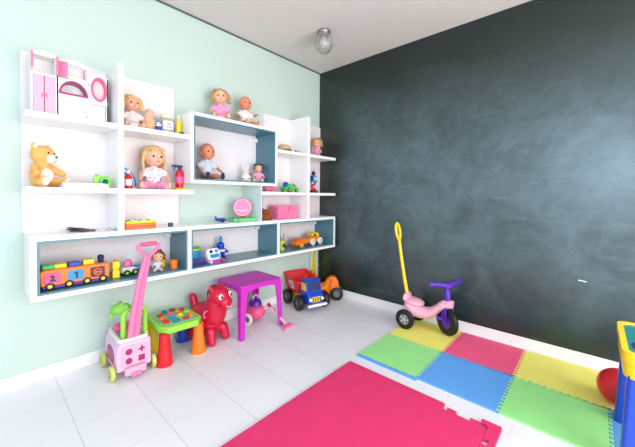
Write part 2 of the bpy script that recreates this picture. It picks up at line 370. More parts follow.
# ------------------------------------------------------------------ dolls and soft toys
def doll(label, loc, rz, h, hair=None, hairm=None, dress='cloth', skin='skin', legs=None, lean=0, headrot=0, hs=1, group=None, shoes=None, pants=None, spread=1, skirt=True, armup=0, sleeves=True, scalp=None):
    root = thing('doll', label, 'doll', loc, rz, 'dolls on the wall shelves')
    X = Matrix.Rotation(lean, 4, 'X') @ Matrix.Scale(h, 4)
    HR = Matrix.Translation((0,0,.55)) @ Matrix.Rotation(headrot, 4, 'Z') @ Matrix.Scale(hs, 4) @ Matrix.Translation((0,0,-.55))
    b = G(); b.ell((0,.02,.26), (.145,.115,.25)).cap((0,.01,.42), (0,0,.58), .07, .06)
    b.ell((0,.03,.11), (.16,.13,.11))
    hd = G().ell((0,-.01,.76), (.195,.19,.225), n=24).ell((0,-.05,.66), (.15,.15,.11)).ell((0,-.205,.715), (.025,.03,.024), n=10)
    for s in (-1, 1): hd.ell((s*.195,.01,.72), (.022,.04,.05), n=10).ell((s*.09,-.14,.68), (.06,.055,.05), n=12)
    hd.ell((0,-.165,.60), (.05,.04,.03), n=10); b.join(hd.xf(HR))
    for s in (-1, 1):
        sh = (s*.13,.02,.46); el = (s*.27,-.06,.33+armup*.06*(s>0)); ha = (s*.29,-.22,.24+armup*.16*(s>0))
        b.cap(sh, el, .058, .05).cap(el, ha, .05, .034); b.ell((s*.292,-.25,.235+armup*.16*(s>0)), (.036,.045,.026), n=12)
        for q in range(4):
            fx = s*(.268+.016*q); fz = .233+armup*.16*(s>0); L = (.05,.06,.056,.042)[q]
            b.cap((fx,-.27,fz), (fx,-.27-L*.7,fz-.004), .0105, .0095, 8).cap((fx,-.27-L*.7,fz-.004), (fx,-.27-L,fz-.022), .0095, .008, 8)
        b.cap((s*.262,-.235,fz+.005), (s*.228,-.275,fz+.012), .012, .009, 8)
        kn = (s*.15*spread,-.27,.10); an = (s*.20*spread,-.45,.062)
        b.cap((s*.085,-.02,.10), kn, .085, .07).cap(kn, an, .066, .042); b.ell((s*.205*spread,-.49,.095), (.042,.042,.085), rot=(.25,0,0), n=14)
    vox = max(.0022, h*.0105)
    body = obj('body', b.xf(X), M[skin], root, voxel=vox, smooth=2)
    mo = G()
    for s in (-1, 1): obj('eye', G().ell((s*.078,-.185,.755), (.022,.014,.027), n=10).xf(HR).xf(X), M['eye'], root)
    mo.ell((0,-.195,.645), (.036,.014,.013), n=10)
    obj('mouth', mo.xf(HR).xf(X), M['lips'], root)
    # clothes
    c = G(); c.ell((0,.02,.29), (.172,.14,.235)).cap((0,.01,.44), (0,.005,.5), .10, .085)
    if sleeves:
        for s in (-1, 1): c.cap((s*.12,.02,.45), (s*.225,-.03,.375), .082, .078)
    if skirt: c.ell((0,-.05,.13), (.24,.2,.125)).ell((0,-.17,.11), (.22,.13,.09))
    obj('dress' if skirt else 'shirt', c.xf(X), M[dress], root, voxel=vox, smooth=2)
    if pants:
        t = G().ell((0,.03,.11), (.18,.15,.12))
        for s in (-1, 1): t.cap((s*.085,-.02,.10), (s*.15*spread,-.27,.10), .105, .10).cap((s*.15*spread,-.27,.10), (s*.19*spread,-.39,.075), .1, .085)
        obj('trousers', t.xf(X), M[pants], root, voxel=vox, smooth=2)
    if shoes:
        for s in (-1, 1):
            obj('shoe', G().ell((s*.205*spread,-.495,.075), (.055,.052,.072), rot=(.25,0,0)).ell((s*.205*spread,-.50,.14), (.05,.05,.05)).xf(X), M[shoes], root)
    if hair:
        rnd = random.Random(label); g = G()
        g.ell((0,.06,.815), (.222,.20,.205), n=20)
        if hair in ('curly', 'long'):
            for i in range(46 if hair == 'curly' else 22):
                a = rnd.uniform(-.15*PI, 1.15*PI); e = rnd.uniform(-.35, 1.1)
                g.ell((.218*cos(a)*cos(e), .06+.195*sin(a)*cos(e), .79+.205*sin(e)), rnd.uniform(.04,.068), n=8)
        if hair == 'curly':
            for s in (-1, 1):
                for k in range(4): g.ell((s*(.215+.025*(k%2)), .03-.03*k/2, .84-.07*k), .062, n=8)
            for k in range(5): g.ell((-.12+.06*k, -.12, .93-.02*abs(k-2)), .045, n=8)
        if hair == 'long':
            for s in (-1, 1):
                for k in range(5):
                    a = k*.35; x = s*(.21-.02*k); y = -.02+.055*k
                    g.tube([(x*.8, y*.6, .93), (x*1.02, y, .78), (x*1.12, y, .62), (x*1.05+s*.01*k, y-.02, .45), (x*1.15, y-.03, .36)], [.03,.034,.034,.028,.012], 8)
            for k in range(6): g.tube([(.0, .0, 1.0), (-.16+.064*k, -.13, .93), (-.19+.076*k, -.178, .86)], [.03,.028,.012], 8)
        if hair == 'bun':
            for s in (-1, 1): g.ell((s*.18,.03,.93), .07, n=10).ell((s*.19,-.02,.78), (.045,.09,.13), n=10)
            for k in range(5): g.ell((-.1+.05*k,-.135,.91), .04, n=8)
        if hair == 'tuft':
            for k in range(6): g.ell((-.06+.025*k,-.1,.95), .03, n=8)
        obj('hair', g.xf(HR).xf(X), hairm and M[hairm] or M['blond'], root, voxel=vox*1.05, smooth=1)
    return root

# top left shelf
doll('blond curly-haired doll in a white dress beside the pouch and jar', (-2.05, -.135, SA), -.15, .245, 'curly', 'blond', 'cloth', headrot=.15)
# on the upper cabinet
doll('curly ash-blond doll in pink dress on top of the upper box shelf', (-1.40, -.15, UZ1), -.45, .275, 'curly', 'ash', 'hearts', headrot=0, skin='skin', hs=1.05)
doll('bald baby doll in white romper seated on top of the upper box', (-1.15, -.14, UZ1), -.12, .285, None, None, 'cloth', skin='skin2', headrot=-.05, armup=1, skirt=False, scalp=1)
# inside the upper cabinet
UF = UZ0+UW+.012
doll('bald baby doll in pale blue shirt inside the upper box shelf', (-1.52, -.14, UF), -.05, .305, None, None, 'bluecloth', skin='skin2', headrot=.15, shoes='navycloth', skirt=False)
doll('small dark-haired doll in pink dress at the right of the upper box', (-1.0, -.135, UF), -.65, .18, 'bun', 'dark', 'hearts', headrot=0, shoes='furwhite')
# middle shelf
doll('large long-haired blond doll in dotted bib and pink trousers', (-1.925, -.14, SB), -.25, .305, 'long', 'blond', 'dots', headrot=.3, hs=1.08, pants='hearts', skirt=False, spread=1.35, lean=0)
# right shelf, curly doll lying back against the wall
doll('curly blond doll slumped on the shelf end beside the chalkboard wall', (-.215, -.155, SA), -.95, .20, 'curly', 'ash', 'hearts', headrot=.1, hs=1.25)
# in the left compartment of the low cabinet
LF = LZ0+LW+.012
doll('round-faced brown-haired baby doll in blue suit in the low cabinet', (-1.93, -.19, LF), -.35, .12, 'curly', 'brown', 'bluecloth', headrot=.1, hs=1.45, pants='cloth', skirt=False)

def teddy(label, loc, rz, h):
    root = thing('teddy_bear', label, 'teddy bear', loc, rz); X = Matrix.Scale(h, 4); HR = Matrix.Translation((0,0,.5)) @ Matrix.Rotation(.3,4,'Z') @ Matrix.Translation((0,0,-.5))
    b = G().ell((0,.03,.28), (.24,.21,.27), n=20).cap((0,0,.45), (0,0,.58), .15, .15)
    hd = G().ell((0,0,.75), (.245,.215,.22), n=24).ell((0,-.17,.68), (.12,.11,.09))
    for s in (-1, 1):
        hd.ell((s*.2,.03,.93), (.075,.05,.08), n=12)
        b.cap((s*.18,-.02,.45), (s*.27,-.22,.32), .085, .07).cap((s*.16,-.05,.12), (s*.23,-.32,.11), .12, .105)
        b.ell((s*.24,-.38,.13), (.095,.07,.12), n=14)
    b.join(hd.xf(HR)); obj('body', b.xf(X), M['fur'], root, voxel=.0032, smooth=2)
    obj('muzzle', G().ell((0,-.2,.67), (.125,.10,.09)).ell((0,-.18,.6), (.09,.08,.05)).xf(HR).xf(X), M['furwhite'], root)
    n = G().ell((0,-.305,.70), (.03,.02,.022), n=10); obj('nose', n.xf(HR).xf(X), M['eye'], root)
    for s in (-1, 1): obj('eye', G().ell((s*.085,-.192,.79), (.024,.018,.026), n=10).xf(HR).xf(X), M['eye'], root)
    for s in (-1, 1):
        obj('foot_pad', G().ell((s*.245,-.44,.13), (.075,.02,.09)).xf(X), M['furwhite'], root)
        obj('ear_lining', G().ell((s*.2,-.012,.93), (.05,.016,.055)).xf(HR).xf(X), M['furwhite'], root)
    obj('belly_patch', G().ell((0,-.13,.27), (.15,.065,.17)).xf(X), M['furwhite'], root)
teddy('golden plush teddy bear with white muzzle at the left shelf end', (-2.52, -.14, SB), .5, .25)

def bunny(loc, rz, h):
    root = thing('plush_rabbit', 'white plush rabbit leaning beside the small dark-haired doll', 'soft toy', loc, rz); X = Matrix.Scale(h,4)
    b = G().ell((0,0,.25), (.19,.16,.25)).ell((0,-.02,.6), (.18,.17,.17), n=20)
    for s in (-1, 1):
        b.cap((s*.08,0,.7), (s*.17,.02,1.0), .055, .045).cap((s*.14,0,.4), (s*.24,-.12,.25), .06, .05).cap((s*.1,-.05,.1), (s*.16,-.3,.08), .085, .075)
    obj('body', b.xf(X), M['furwhite'], root, voxel=.003)
    for s in (-1, 1): obj('eye', G().ell((s*.07,-.17,.63), .022, n=8).xf(X), M['eye'], root)
    obj('nose', G().ell((0,-.19,.57), (.025,.015,.018), n=8).xf(X), M['rose'], root)
bunny((-1.125, -.11, UF), -.3, .16)

# ------------------------------------------------------------------ top left shelf toys
# pink and white toy wardrobe
def toy_wardrobe():
    r = thing('toy_wardrobe', 'white toy wardrobe with two pink doors and open top shutters', 'toy furniture', (-2.502, -.17, SA)); r.scale=(1.02,1,1.07); w=.055; h=.352
    arch = [(-w,.0),(w,.0)]
    obj('body', G().b2(-w,-w+.008,0,.09,0,.335).b2(w-.008,w,0,.09,0,.335).b2(-w+.008,w-.008,.082,.09,0,.335).b2(-w+.008,w-.008,0,.082,0,.012).b2(-w+.008,w-.008,0,.082,.218,.23)
        .prism([(-w,.335)]+[(-w+2*w*i/10,.335+.017*sin(PI*i/10)) for i in range(1,10)]+[(w,.335)]+[(w-.012,.322),(-w+.012,.322)],0,.09), M['offwhite'], r, .001)
    for s in (-1, 1):
        d = obj('door', G().b2(min(s*.0015,s*.046),max(s*.0015,s*.046),-.006,0,.014,.216), M['palepink'], r, .0015)
        obj('handle', G().b2(s*.009-.0015,s*.009+.0015,-.013,-.006,.10,.125), M['rose'], d)
        g = G(); pl = [(0,.228),(s*.003,.33),(s*.006,.34)]
        g.box((s*(w-.002),-.022,.28),(.004,.045,.10)); obj('shutter', g, M['palepink'], r, .001)
        g2 = G().tube([(s*(w-.002),-.045,.24+.012*k) for k in range(8)], [.004,.006,.004,.006,.004,.006,.004,.003], 8); obj('shutter_edge', g2, M['pink'], r)
toy_wardrobe()
def toy_vanity():
    r = thing('toy_vanity', 'white toy dressing unit with arched niche, half-moon opening and oval mirror', 'toy furniture', (-2.447, -.17, SA)); r.scale=(1.05,1,1.13); W1=.150; W2=.243
    body = G()
    body.b2(0,W2,.06,.07,0,.30).b2(0,.006,.0,.06,0,.30).b2(W2-.006,W2,.0,.06,0,.27).b2(.006,W2-.006,0,.06,0,.008)
    # front frames, left column: arched niche, half-moon, lower recess
    o = [(0,.225),(W1,.215)]+[(W1-W1*i/10,.30+.02*sin(PI*i/10)) for i in range(0,11)]
    i_ = [(.035,.235),(W1-.02,.23)]+[(W1-.02-(W1-.055)*i/10,.285+.018*sin(PI*i/10)) for i in range(0,11)]
    body.band(o, i_, 0, .012)
    oo = [(0,.12),(W1,.12)]+[(W1,.2)]*1+[(W1-W1*i/12,.222-.005) for i in range(1,12)]+[(0,.22)]
    ii = [(.012,.135),(W1-.012,.135)]+[(W1-.012,.136)]+[(W1/2+(W1/2-.012)*cos(PI*i/12),.136+.07*sin(PI*i/12)) for i in range(1,12)]+[(.012,.136)]
    body.band(oo, ii, 0, .012)
    o3 = [(0,0),(W1,0),(W1,.12)]+[(W1-W1*i/12,.12) for i in range(1,12)]+[(0,.12)]
    i3 = [(.01,.01),(W1-.01,.01),(W1-.01,.05)]+[(W1/2+(W1/2-.01)*cos(PI*i/12),.05+.045*sin(PI*i/12)) for i in range(1,12)]+[(.01,.05)]
    body.band(o3, i3, 0, .012).b2(.01,W1-.01,.02,.026,.008,.1)
    # right column with oval and square recess
    n = 28; oc = oval((W1+W2)/2,.195,.036,.062,n)
    oc_out = []
    for (x,z) in oc:
        dx, dz = x-(W1+W2)/2, z-.195; k = min((W2-W1)/2/max(abs(dx),1e-6), .075/max(abs(dz),1e-6)); oc_out.append(((W1+W2)/2+dx*k, .195+dz*k))
    body.band(oc_out, oc, 0, .012)
    body.band(rrect(W1,W2,0,.12,.002), rrect(W1+.01,W2-.01,.012,.11,.004), 0, .012).b2(W1+.01,W2-.01,.02,.026,.012,.11)
    obj('body', body, M['offwhite'], r)
    obj('niche_door', G().box((.024,-.012,.26),(.046,.005,.078),(0,0,-.35)), M['pink'], r, .0015)
    obj('niche_side', G().b2(W1-.022,W1-.012,-.006,.05,.228,.29), M['palepink'], r, .001)
    k = [(W1/2+(W1/2-.008)*cos(PI*i/16),.134+.076*sin(PI*i/16)) for i in range(17)]
    k2 = [(W1/2+(W1/2-.018)*cos(PI*i/16),.143+.058*sin(PI*i/16)) for i in range(17)]
    obj('half_moon_rim', G().band(k, k2, -.006, .055), M['darkpink'], r, label='pink half-moon rim')
    obj('oval_rim', G().band(oval((W1+W2)/2,.195,.0415,.068), oval((W1+W2)/2,.195,.031,.054), -.006, .04), M['rose'], r, label='pink oval mirror rim')
    obj('mirror', G().prism(oval((W1+W2)/2,.195,.031,.054), .03, .034), M['cloth'], r)
toy_vanity()
# pouch, bottles, jar
r = thing('toy_pouch', 'beige and pink drawstring pouch between the doll and the jar', 'pouch', (-1.945, -.13, SA))
obj('bag', G().ell((0,0,.06),(.05,.04,.062),n=20).cap((0,0,.09),(.005,.0,.145),.042,.028), M['wood'], r, voxel=.003)
obj('ribbon', G().tube([(.04*cos(a),.034*sin(a),.118) for a in [2*PI*i/16 for i in range(16)]],.005,8,True), M['pinkcloth'], r)
def bottle(label, loc, h, rad, bm_, cm, lm=None):
    r = thing('toy_bottle', label, 'bottle', loc)
    obj('bottle_body', G().lathe([(.001,0),(rad,.002),(rad,h*.62),(rad*.85,h*.7),(rad*.4,h*.78),(rad*.4,h*.84),(.001,h*.84)],n=20), M[bm_], r)
    obj('cap', G().lathe([(.001,h*.82),(rad*.5,h*.82),(rad*.45,h),(.001,h)],n=16), M[cm], r)
    if lm: obj('label_band', G().lathe([(rad*1.02,h*.18),(rad*1.02,h*.52),(rad*.96,h*.52),(rad*.96,h*.18)],n=20), M[lm], r)
bottle('small blue and white toy bottle beside the pouch', (-1.894,-.17,SA), .10, .018, 'offwhite', 'sky', 'blue')
jar = thing('toy_jar', 'clear plastic jar of coloured pieces with a printed label', 'jar', (-1.828, -.14, SA))
obj('jar_body', G().lathe([(.001,0),(.045,.002),(.049,.02),(.049,.11),(.04,.125),(.036,.125),(.044,.108),(.044,.012),(.001,.008)],n=28), M['clear'], jar)
obj('lid', G().lathe([(.001,.125),(.042,.125),(.042,.148),(.036,.152),(.001,.152)],n=28), M['cream'], jar)
obj('label_band', G().prism([(cos(a)*.0505, sin(a)*.0505) for a in [-PI*.75+PI*.5*i/8 for i in range(9)]]+[(cos(a)*.0495, sin(a)*.0495) for a in [-PI*.25-PI*.5*i/8 for i in range(9)]], .04, .10, 'z'), M['paper'], jar)
obj('label_print', G().b2(-.02,.02,-.052,-.0506,.078,.084).b2(-.016,.012,-.052,-.0506,.066,.071).b2(-.02,.018,-.052,-.0506,.052,.058), M['rose'], jar)
rn = random.Random(3); cc = G()
for i in range(16): cc.box((rn.uniform(-.022,.022), rn.uniform(-.022,.022), .018+.0028*i), (.014,)*3, (rn.random(),rn.random(),0))
cp = obj('coloured_pieces', cc, M['brownfur'], jar); cp['kind'] = 'stuff'
bottle('tall yellow toy bottle with cream cap right of the jar', (-1.752, -.17, SA), .16, .019, 'yellow', 'cream')
solo('toy_block', 'small blue block in front of the yellow bottle', 'block', G().b2(-.014,.014,-.012,.012,0,.026), M['navy'], (-1.752,-.215,SA), .2, .002)

# ------------------------------------------------------------------ right upper shelf
hat = thing('straw_hat', 'small beige straw hat lying on the right upper shelf', 'hat', (-.69,-.15,SA), .2)
obj('crown', G().lathe([(.001,.085),(.04,.08),(.065,.06),(.075,.025),(.078,.006),(.07,.006),(.001,.07)],n=28), M['wood'], hat)
obj('brim', G().lathe([(.072,.004),(.1,.0),(.105,.005),(.1,.009),(.075,.012)],n=32), M['brown'], hat, label='dark brown brim')
obj('band', G().lathe([(.076,.014),(.0785,.014),(.077,.03),(.074,.03)],n=28), M['maroon'], hat)
for i,(dx,dy) in enumerate(((0,0),(.05,.012))):
    t = thing('toy_figure', ['tiny dark toy figure beside the shelf divider, nearer the hat','tiny dark toy figure closest to the shelf divider'][i], 'figure', (-.585+dx,-.2+dy,SA), .4*i, 'tiny dark figures by the shelf divider')
    obj('body', G().ell((0,0,.012),(.013,.017,.012),n=12).ell((0,-.012,.024),(.009,.009,.009),n=10), M['eye'], t, voxel=.0016)
    obj('tail', G().tube([(0,.014,.012),(0,.024,.02),(.003,.026,.034)],[.004,.003,.002],8), M['offwhite'], t)
# right B shelf
pk = thing('toy_pig', 'small pink toy pig on the right middle shelf', 'toy animal', (-.885,-.16,SB), .25)
g = G().ell((0,0,.038),(.085,.032,.028),n=20).ell((.078,-.004,.046),(.03,.03,.028),n=16).ell((.108,-.006,.043),(.012,.013,.012),n=10)
for a,b_ in ((-.05,.018),(-.05,-.018),(.045,.018),(.045,-.018)): g.cap((a,b_,.03),(a,b_,.007),.012,.008,10)
for s in (-1,1): g.ell((.075,s*.018,.074),(.009,.006,.013),n=8)
g.tube([(-.08,0,.045),(-.095,.003,.055),(-.10,-.004,.063)],[.005,.004,.003],8)
obj('body', g, M['pink'], pk, voxel=.0026)
for s in (-1,1): obj('eye', G().ell((.098,-.004+s*.0195,.055),.004,n=8), M['eye'], pk)
obj('saddle', G().ell((-.01,0,.058),(.035,.03,.014)), M['darkpink'], pk)
fr = thing('toy_car', 'green and blue toy car with red cabin on the right middle shelf', 'toy car', (-.625,-.16,SB), .12)
obj('car_body', G().prism([(-.10,.018),(.10,.018),(.105,.04),(.085,.055),(.04,.06),(.015,.085),(-.05,.085),(-.075,.06),(-.1,.055)],-.04,.04), M['green'], fr, .006)
obj('cabin', G().ell((.05,0,.066),(.04,.032,.026)), M['red'], fr)
obj('driver', G().ell((-.06,0,.078),(.035,.03,.03)), M['blue'], fr)
obj('bumper', G().b2(.098,.112,-.035,.035,.02,.034), M['offwhite'], fr, .002)
for a in (-.06,.06):
    for s in (-1,1): wheel(fr,(a,s*.043,.02),.02,.012,PI/2,M['yellow'],0)
rb = thing('toy_robot', 'blue and white toy robot on a red base beside the chalkboard', 'toy robot', (-.255,-.15,SB), .3)
obj('base', G().lathe([(.001,0),(.05,0),(.052,.02),(.04,.03),(.001,.03)],n=24), M['maroon'], rb)
for s in (-1,1):
    l = obj('leg', G().cap((s*.022,0,.04),(s*.02,0,.10),.018,.014), M['red'], rb); obj('knee_cap', G().ell((s*.022,-.015,.07),(.012,.008,.012),n=8), M['offwhite'], l)
    a_ = obj('arm', G().cap((s*.04,0,.185),(s*.055,-.01,.125),.012,.01), M['navy'], rb); obj('hand', G().ell((s*.056,-.012,.113),.013,n=10), M['offwhite'], a_)
obj('torso', G().prism([(-.032,.10),(.032,.10),(.042,.19),(.02,.2),(-.02,.2),(-.042,.19)],-.022,.022), M['sky'], rb, .005)
hd = obj('head', G().ell((0,0,.222),(.024,.022,.024)), M['navy'], rb)
obj('antenna', G().cyl((0,0,.24),(0,0,.275),.003,.002,8), M['grey'], hd)
obj('chest_plate', G().b2(-.018,.018,-.028,-.022,.14,.18), M['offwhite'], rb, .002)

# ------------------------------------------------------------------ left middle shelf
bk = thing('book', 'thin white hardback book lying beside the teddy bear', 'book', (-2.35,-.215,SB), .0)
obj('cover', G().b2(-.10,.12,-.07,.07,0,.003).b2(-.10,.12,-.07,.07,.019,.022).b2(-.103,-.10,-.07,.07,0,.022), M['paper'], bk, .001)
obj('pages', G().b2(-.099,.117,-.067,.067,.003,.019), M['cream'], bk)
bk2 = thing('book', 'thin grey-blue notebook on top of the white book', 'book', (-2.355,-.215,SB+.022), -.03)
obj('cover', G().b2(-.10,.11,-.065,.065,0,.0015).b2(-.10,.11,-.065,.065,.0065,.008), M['grey'], bk2)
obj('pages', G().b2(-.099,.108,-.063,.063,.0015,.0065), M['paper'], bk2)
cm = thing('toy_camera', 'bright green toy camera behind the white book', 'toy camera', (-2.255,-.235,SB+0), .15)
cm.location = (-2.285,-.20,SB); cm.rotation_euler=(0,0,-.15)
obj('camera_body', G().prism(rrect(-.048,.042,0,.078,.012),-.018,.02), M['lime'], cm, .004)
ln = obj('lens', G().lathe([(.014,-.034),(.03,-.034),(.033,-.018),(.033,.0),(.014,.0),(.014,-.034)],c=(.012,0,.042),axis='y',n=28), M['green'], cm)
obj('lens_glass', G().ell((.012,-.022,.042),(.015,.005,.015)), M['eye'], ln)
obj('shutter_button', G().cyl((-.03,0,.078),(-.03,0,.088),.008,n=14), M['green'], cm)
# arc gate toy, red bottle, pump, flower base
ac = thing('toy_arch', 'blue and white toy arch at the left of the large blond doll', 'toy', (-2.095,-.09,SB), .1)
A = [(-.02+.09*cos(a), .02+.13*sin(a)) for a in [PI*.0+PI*.62*i/14 for i in range(15)]]
B_ = [(-.02+.055*cos(a), .02+.09*sin(a)) for a in [PI*.62-PI*.62*i/14 for i in range(15)]]
obj('arch', G().prism([(p[0]-.0,p[1]) for p in A+B_],-.02,.0), M['sky'], ac, .003)
A2 = [(-.02+.075*cos(a), .02+.115*sin(a)) for a in [.05+PI*.55*i/14 for i in range(15)]]; B2 = [(-.02+.067*cos(a), .02+.104*sin(a)) for a in [.05+PI*.55-PI*.55*i/14 for i in range(15)]]
obj('stripe', G().prism(A2+B2,-.024,-.02), M['offwhite'], ac)
obj('foot', G().b2(-.035,.075,-.03,.01,0,.022), M['offwhite'], ac, .003)
obj('post', G().b2(-.035,-.015,-.022,.0,.022,.13), M['offwhite'], ac, .002)
bottle('red and white toy bottle standing before the blue arch', (-2.103,-.2,SB), .125, .022, 'red', 'offwhite', 'offwhite')
fb = thing('toy_flower_base', 'yellow flower-shaped toy base under the red pump bottle', 'toy', (-1.755,-.17,SB))
pts = []
for i in range(48): a = 2*PI*i/48; q = .056+.010*cos(8*a); pts.append((q*cos(a)*.95,q*sin(a)))
obj('flower_plate', G().prism(pts,0,.014,'z'), M['yellow'], fb, .003); obj('rim', G().lathe([(.026,.014),(.034,.014),(.032,.02),(.028,.02)],n=20), M['orange'], fb)
pp = thing('toy_pump_bottle', 'crimson toy pump bottle with a blue nozzle', 'toy bottle', (-1.755,-.17,SB+.021))
obj('bottle_body', G().lathe([(.001,0),(.027,.0),(.03,.02),(.027,.06),(.031,.1),(.024,.125),(.012,.132),(.001,.132)],n=24), M['crimson'], pp)
nz = obj('nozzle', G().cyl((0,0,.13),(0,0,.152),.012,n=14).b2(-.055,.018,-.01,.01,.15,.168), M['navy'], pp, .003)
obj('trigger', G().tube([(-.03,0,.15),(-.042,0,.135),(-.04,0,.12)],.005,8), M['blue'], pp)
obj('label_band', G().lathe([(.0305,.03),(.0305,.08),(.028,.08),(.028,.03)],n=24), M['rose'], pp)

# ------------------------------------------------------------------ on top of the low cabinet
mr = thing('toy_fan', 'flattened maroon and black folded fan on the low cabinet', 'toy', (-2.40,-.15,LZ1), .1); mr.scale=(1.25,1.5,1.5)
for k in range(7):
    a = .12+.42*k-1.25; L = .10+.012*(k%2)
    obj('fan_blade', G().box((.5*L*cos(a)*.9, .5*L*sin(a)*.6, .004+.0016*k),(L,.022,.0015),(.0,.12,a*.8)), M['maroon' if k%2 else 'black'], mr)
obj('pivot', G().cyl((0,0,0),(0,0,.018),.006,n=12), M['grey'], mr)
gl = thing('toy_glasses', 'tiny toy spectacles left beside the shelf divider', 'glasses', (-2.215,-.255,LZ1), .2)
obj('rims', G().tube([(-.014+.011*cos(a),0,.011+.010*sin(a)) for a in [2*PI*i/14 for i in range(14)]],.0015,6,True).tube([(.014+.011*cos(a),0,.011+.010*sin(a)) for a in [2*PI*i/14 for i in range(14)]],.0015,6,True), M['grey'], gl)
obj('temples', G().cyl((-.025,0,.011),(-.025,.035,.002),.0013,n=6).cyl((.025,0,.011),(.025,.035,.002),.0013,n=6), M['grey'], gl)
xy = thing('toy_keyboard', 'yellow toy keyboard with an orange base on the low cabinet', 'toy keyboard', (-2.038,-.2,LZ1), .0); xy.scale=(1.0,1,1.15)
obj('base', G().prism(rrect(-.10,.095,-.035,.035,.015),0,.03,'z'), M['orange'], xy, .004)
obj('top_panel', G().prism(rrect(-.097,.092,-.032,.032,.014),.03,.046,'z'), M['yellow'], xy, .004)
for k in range(8): obj('key', G().b2(-.082+.02*k,-.066+.02*k,-.024,.006,.046,.051), M['offwhite' if k%3 else 'green'], xy, .001)
for k in range(4): obj('button', G().cyl((-.06+.036*k,.019,.046),(-.06+.036*k,.019,.054),.006,n=12), M[['red','navy','brown','red'][k]], xy)
for s in (-1,1): obj('red_stripe', G().b2(-.085,.08,-.0365,-.035,.012+.0,.019), M['red'], xy) if s>0 else None
solo('toy_block', 'tiny dark blue-grey cube alone on the low cabinet top', 'block', G().b2(-.014,.014,-.014,.014,0,.028), mat('slate_block',(60,80,104),.4), (-1.845,-.22,LZ1), .1, .003)
pl = thing('toy_airplane', 'small blue toy plane on the low cabinet top', 'toy plane', (-1.395,-.14,LZ1), .35)
obj('fuselage', G().tube([(-.07,0,.03),(-.05,0,.026),(.0,0,.02),(.045,0,.02),(.06,0,.02)],[.004,.011,.017,.014,.004],14), M['blue'], pl)
obj('wing', G().prism([(-.012,-.06),(.018,-.06),(.026,0),(.018,.06),(-.012,.06),(-.004,0)],.016,.021,'z'), M['navy'], pl)
obj('tail_fin', G().prism([(-.07,.03),(-.05,.03),(-.062,.055),(-.075,.055)],-.002,.002), M['navy'], pl); obj('landing_gear', G().ell((.02,.0,.006),(.006,.016,.006)).cyl((.02,0,.006),(.02,0,.018),.002,n=6), M['black'], pl)
dm = thing('toy_mirror', 'round pink toy hand-mirror compact standing on the green base', 'toy mirror', (-1.205,-.175,LZ1+.036), -.50)
obj('disc', G().lathe([(.001,-.012),(.078,-.012),(.084,-.004),(.084,.006),(.078,.012),(.001,.012)],c=(0,0,.088),axis='y',n=40), M['pink'], dm)
obj('rim', G().lathe([(.066,-.012),(.078,-.012),(.075,-.017),(.069,-.017)],c=(0,0,.088),axis='y',n=40), M['palepink'], dm)
obj('stand_foot', G().b2(-.045,-.03,-.02,.02,0,.02).b2(.03,.045,-.02,.02,0,.02), M['rose'], dm, .003)
obj('highlight_strip', G().tube([(-.05,-.0145,.068),(-.02,-.0145,.06),(.02,-.0145,.06),(.045,-.0145,.066)],.004,8), M['offwhite'], dm)
gb = thing('toy_tray', 'pale green plastic tray under the round pink disc', 'tray', (-1.208,-.18,LZ1))
obj('tray', G().prism(rrect(-.115,.115,-.06,.06,.015),0,.03,'z'), M['palegreen'], gb, .004); obj('tray_rim', G().band(rrect(-.115,.115,-.06,.06,.015),rrect(-.105,.105,-.05,.05,.012),.03,.036,'z'), M['green'], gb)
obj('catch', G().b2(-.095,-.075,-.068,-.06,.006,.026), M['green'], gb, .002)
bh = thing('plush_bear', 'tiny brown plush bear beside the pink box', 'soft toy', (-.955,-.19,LZ1), -.3)
g = G().ell((0,0,.035),(.04,.034,.035)).ell((0,-.012,.062),(.036,.032,.032),n=20).ell((0,-.04,.055),(.016,.014,.012))
for s in (-1,1): g.ell((s*.027,0,.09),(.012,.008,.012),n=10).ell((s*.032,-.024,.012),(.014,.018,.012),n=10).ell((s*.04,-.012,.04),(.012,.014,.014),n=10)
obj('body', g, M['brownfur'], bh, voxel=.003)
for s in (-1,1): obj('eye', G().ell((s*.012,-.043,.07),.0042,n=8), M['eye'], bh)
obj('nose', G().ell((0,-.054,.058),.0042,n=8), M['eye'], bh); bh.scale = (1.2,1.2,1.12)
bx = thing('toy_chest', 'pink toy box with a gold clasp on the low cabinet', 'box', (-.685,-.14,LZ1), .06)
obj('box_body', G().prism(rrect(-.135,.145,-.065,.065,.008),0,.10,'z'), M['pink'], bx, .003)
obj('lid', G().prism(rrect(-.138,.148,-.068,.068,.008),.10,.135,'z'), M['pink'], bx, .004)
obj('clasp', G().b2(.0,.02,-.074,-.068,.075,.125), M['orange'], bx, .002)
for k in range(3): obj('side_bead', G().ell((-.141,-.03,.03+.035*k),(.008,.012,.012),n=12), M['rose'], bx)

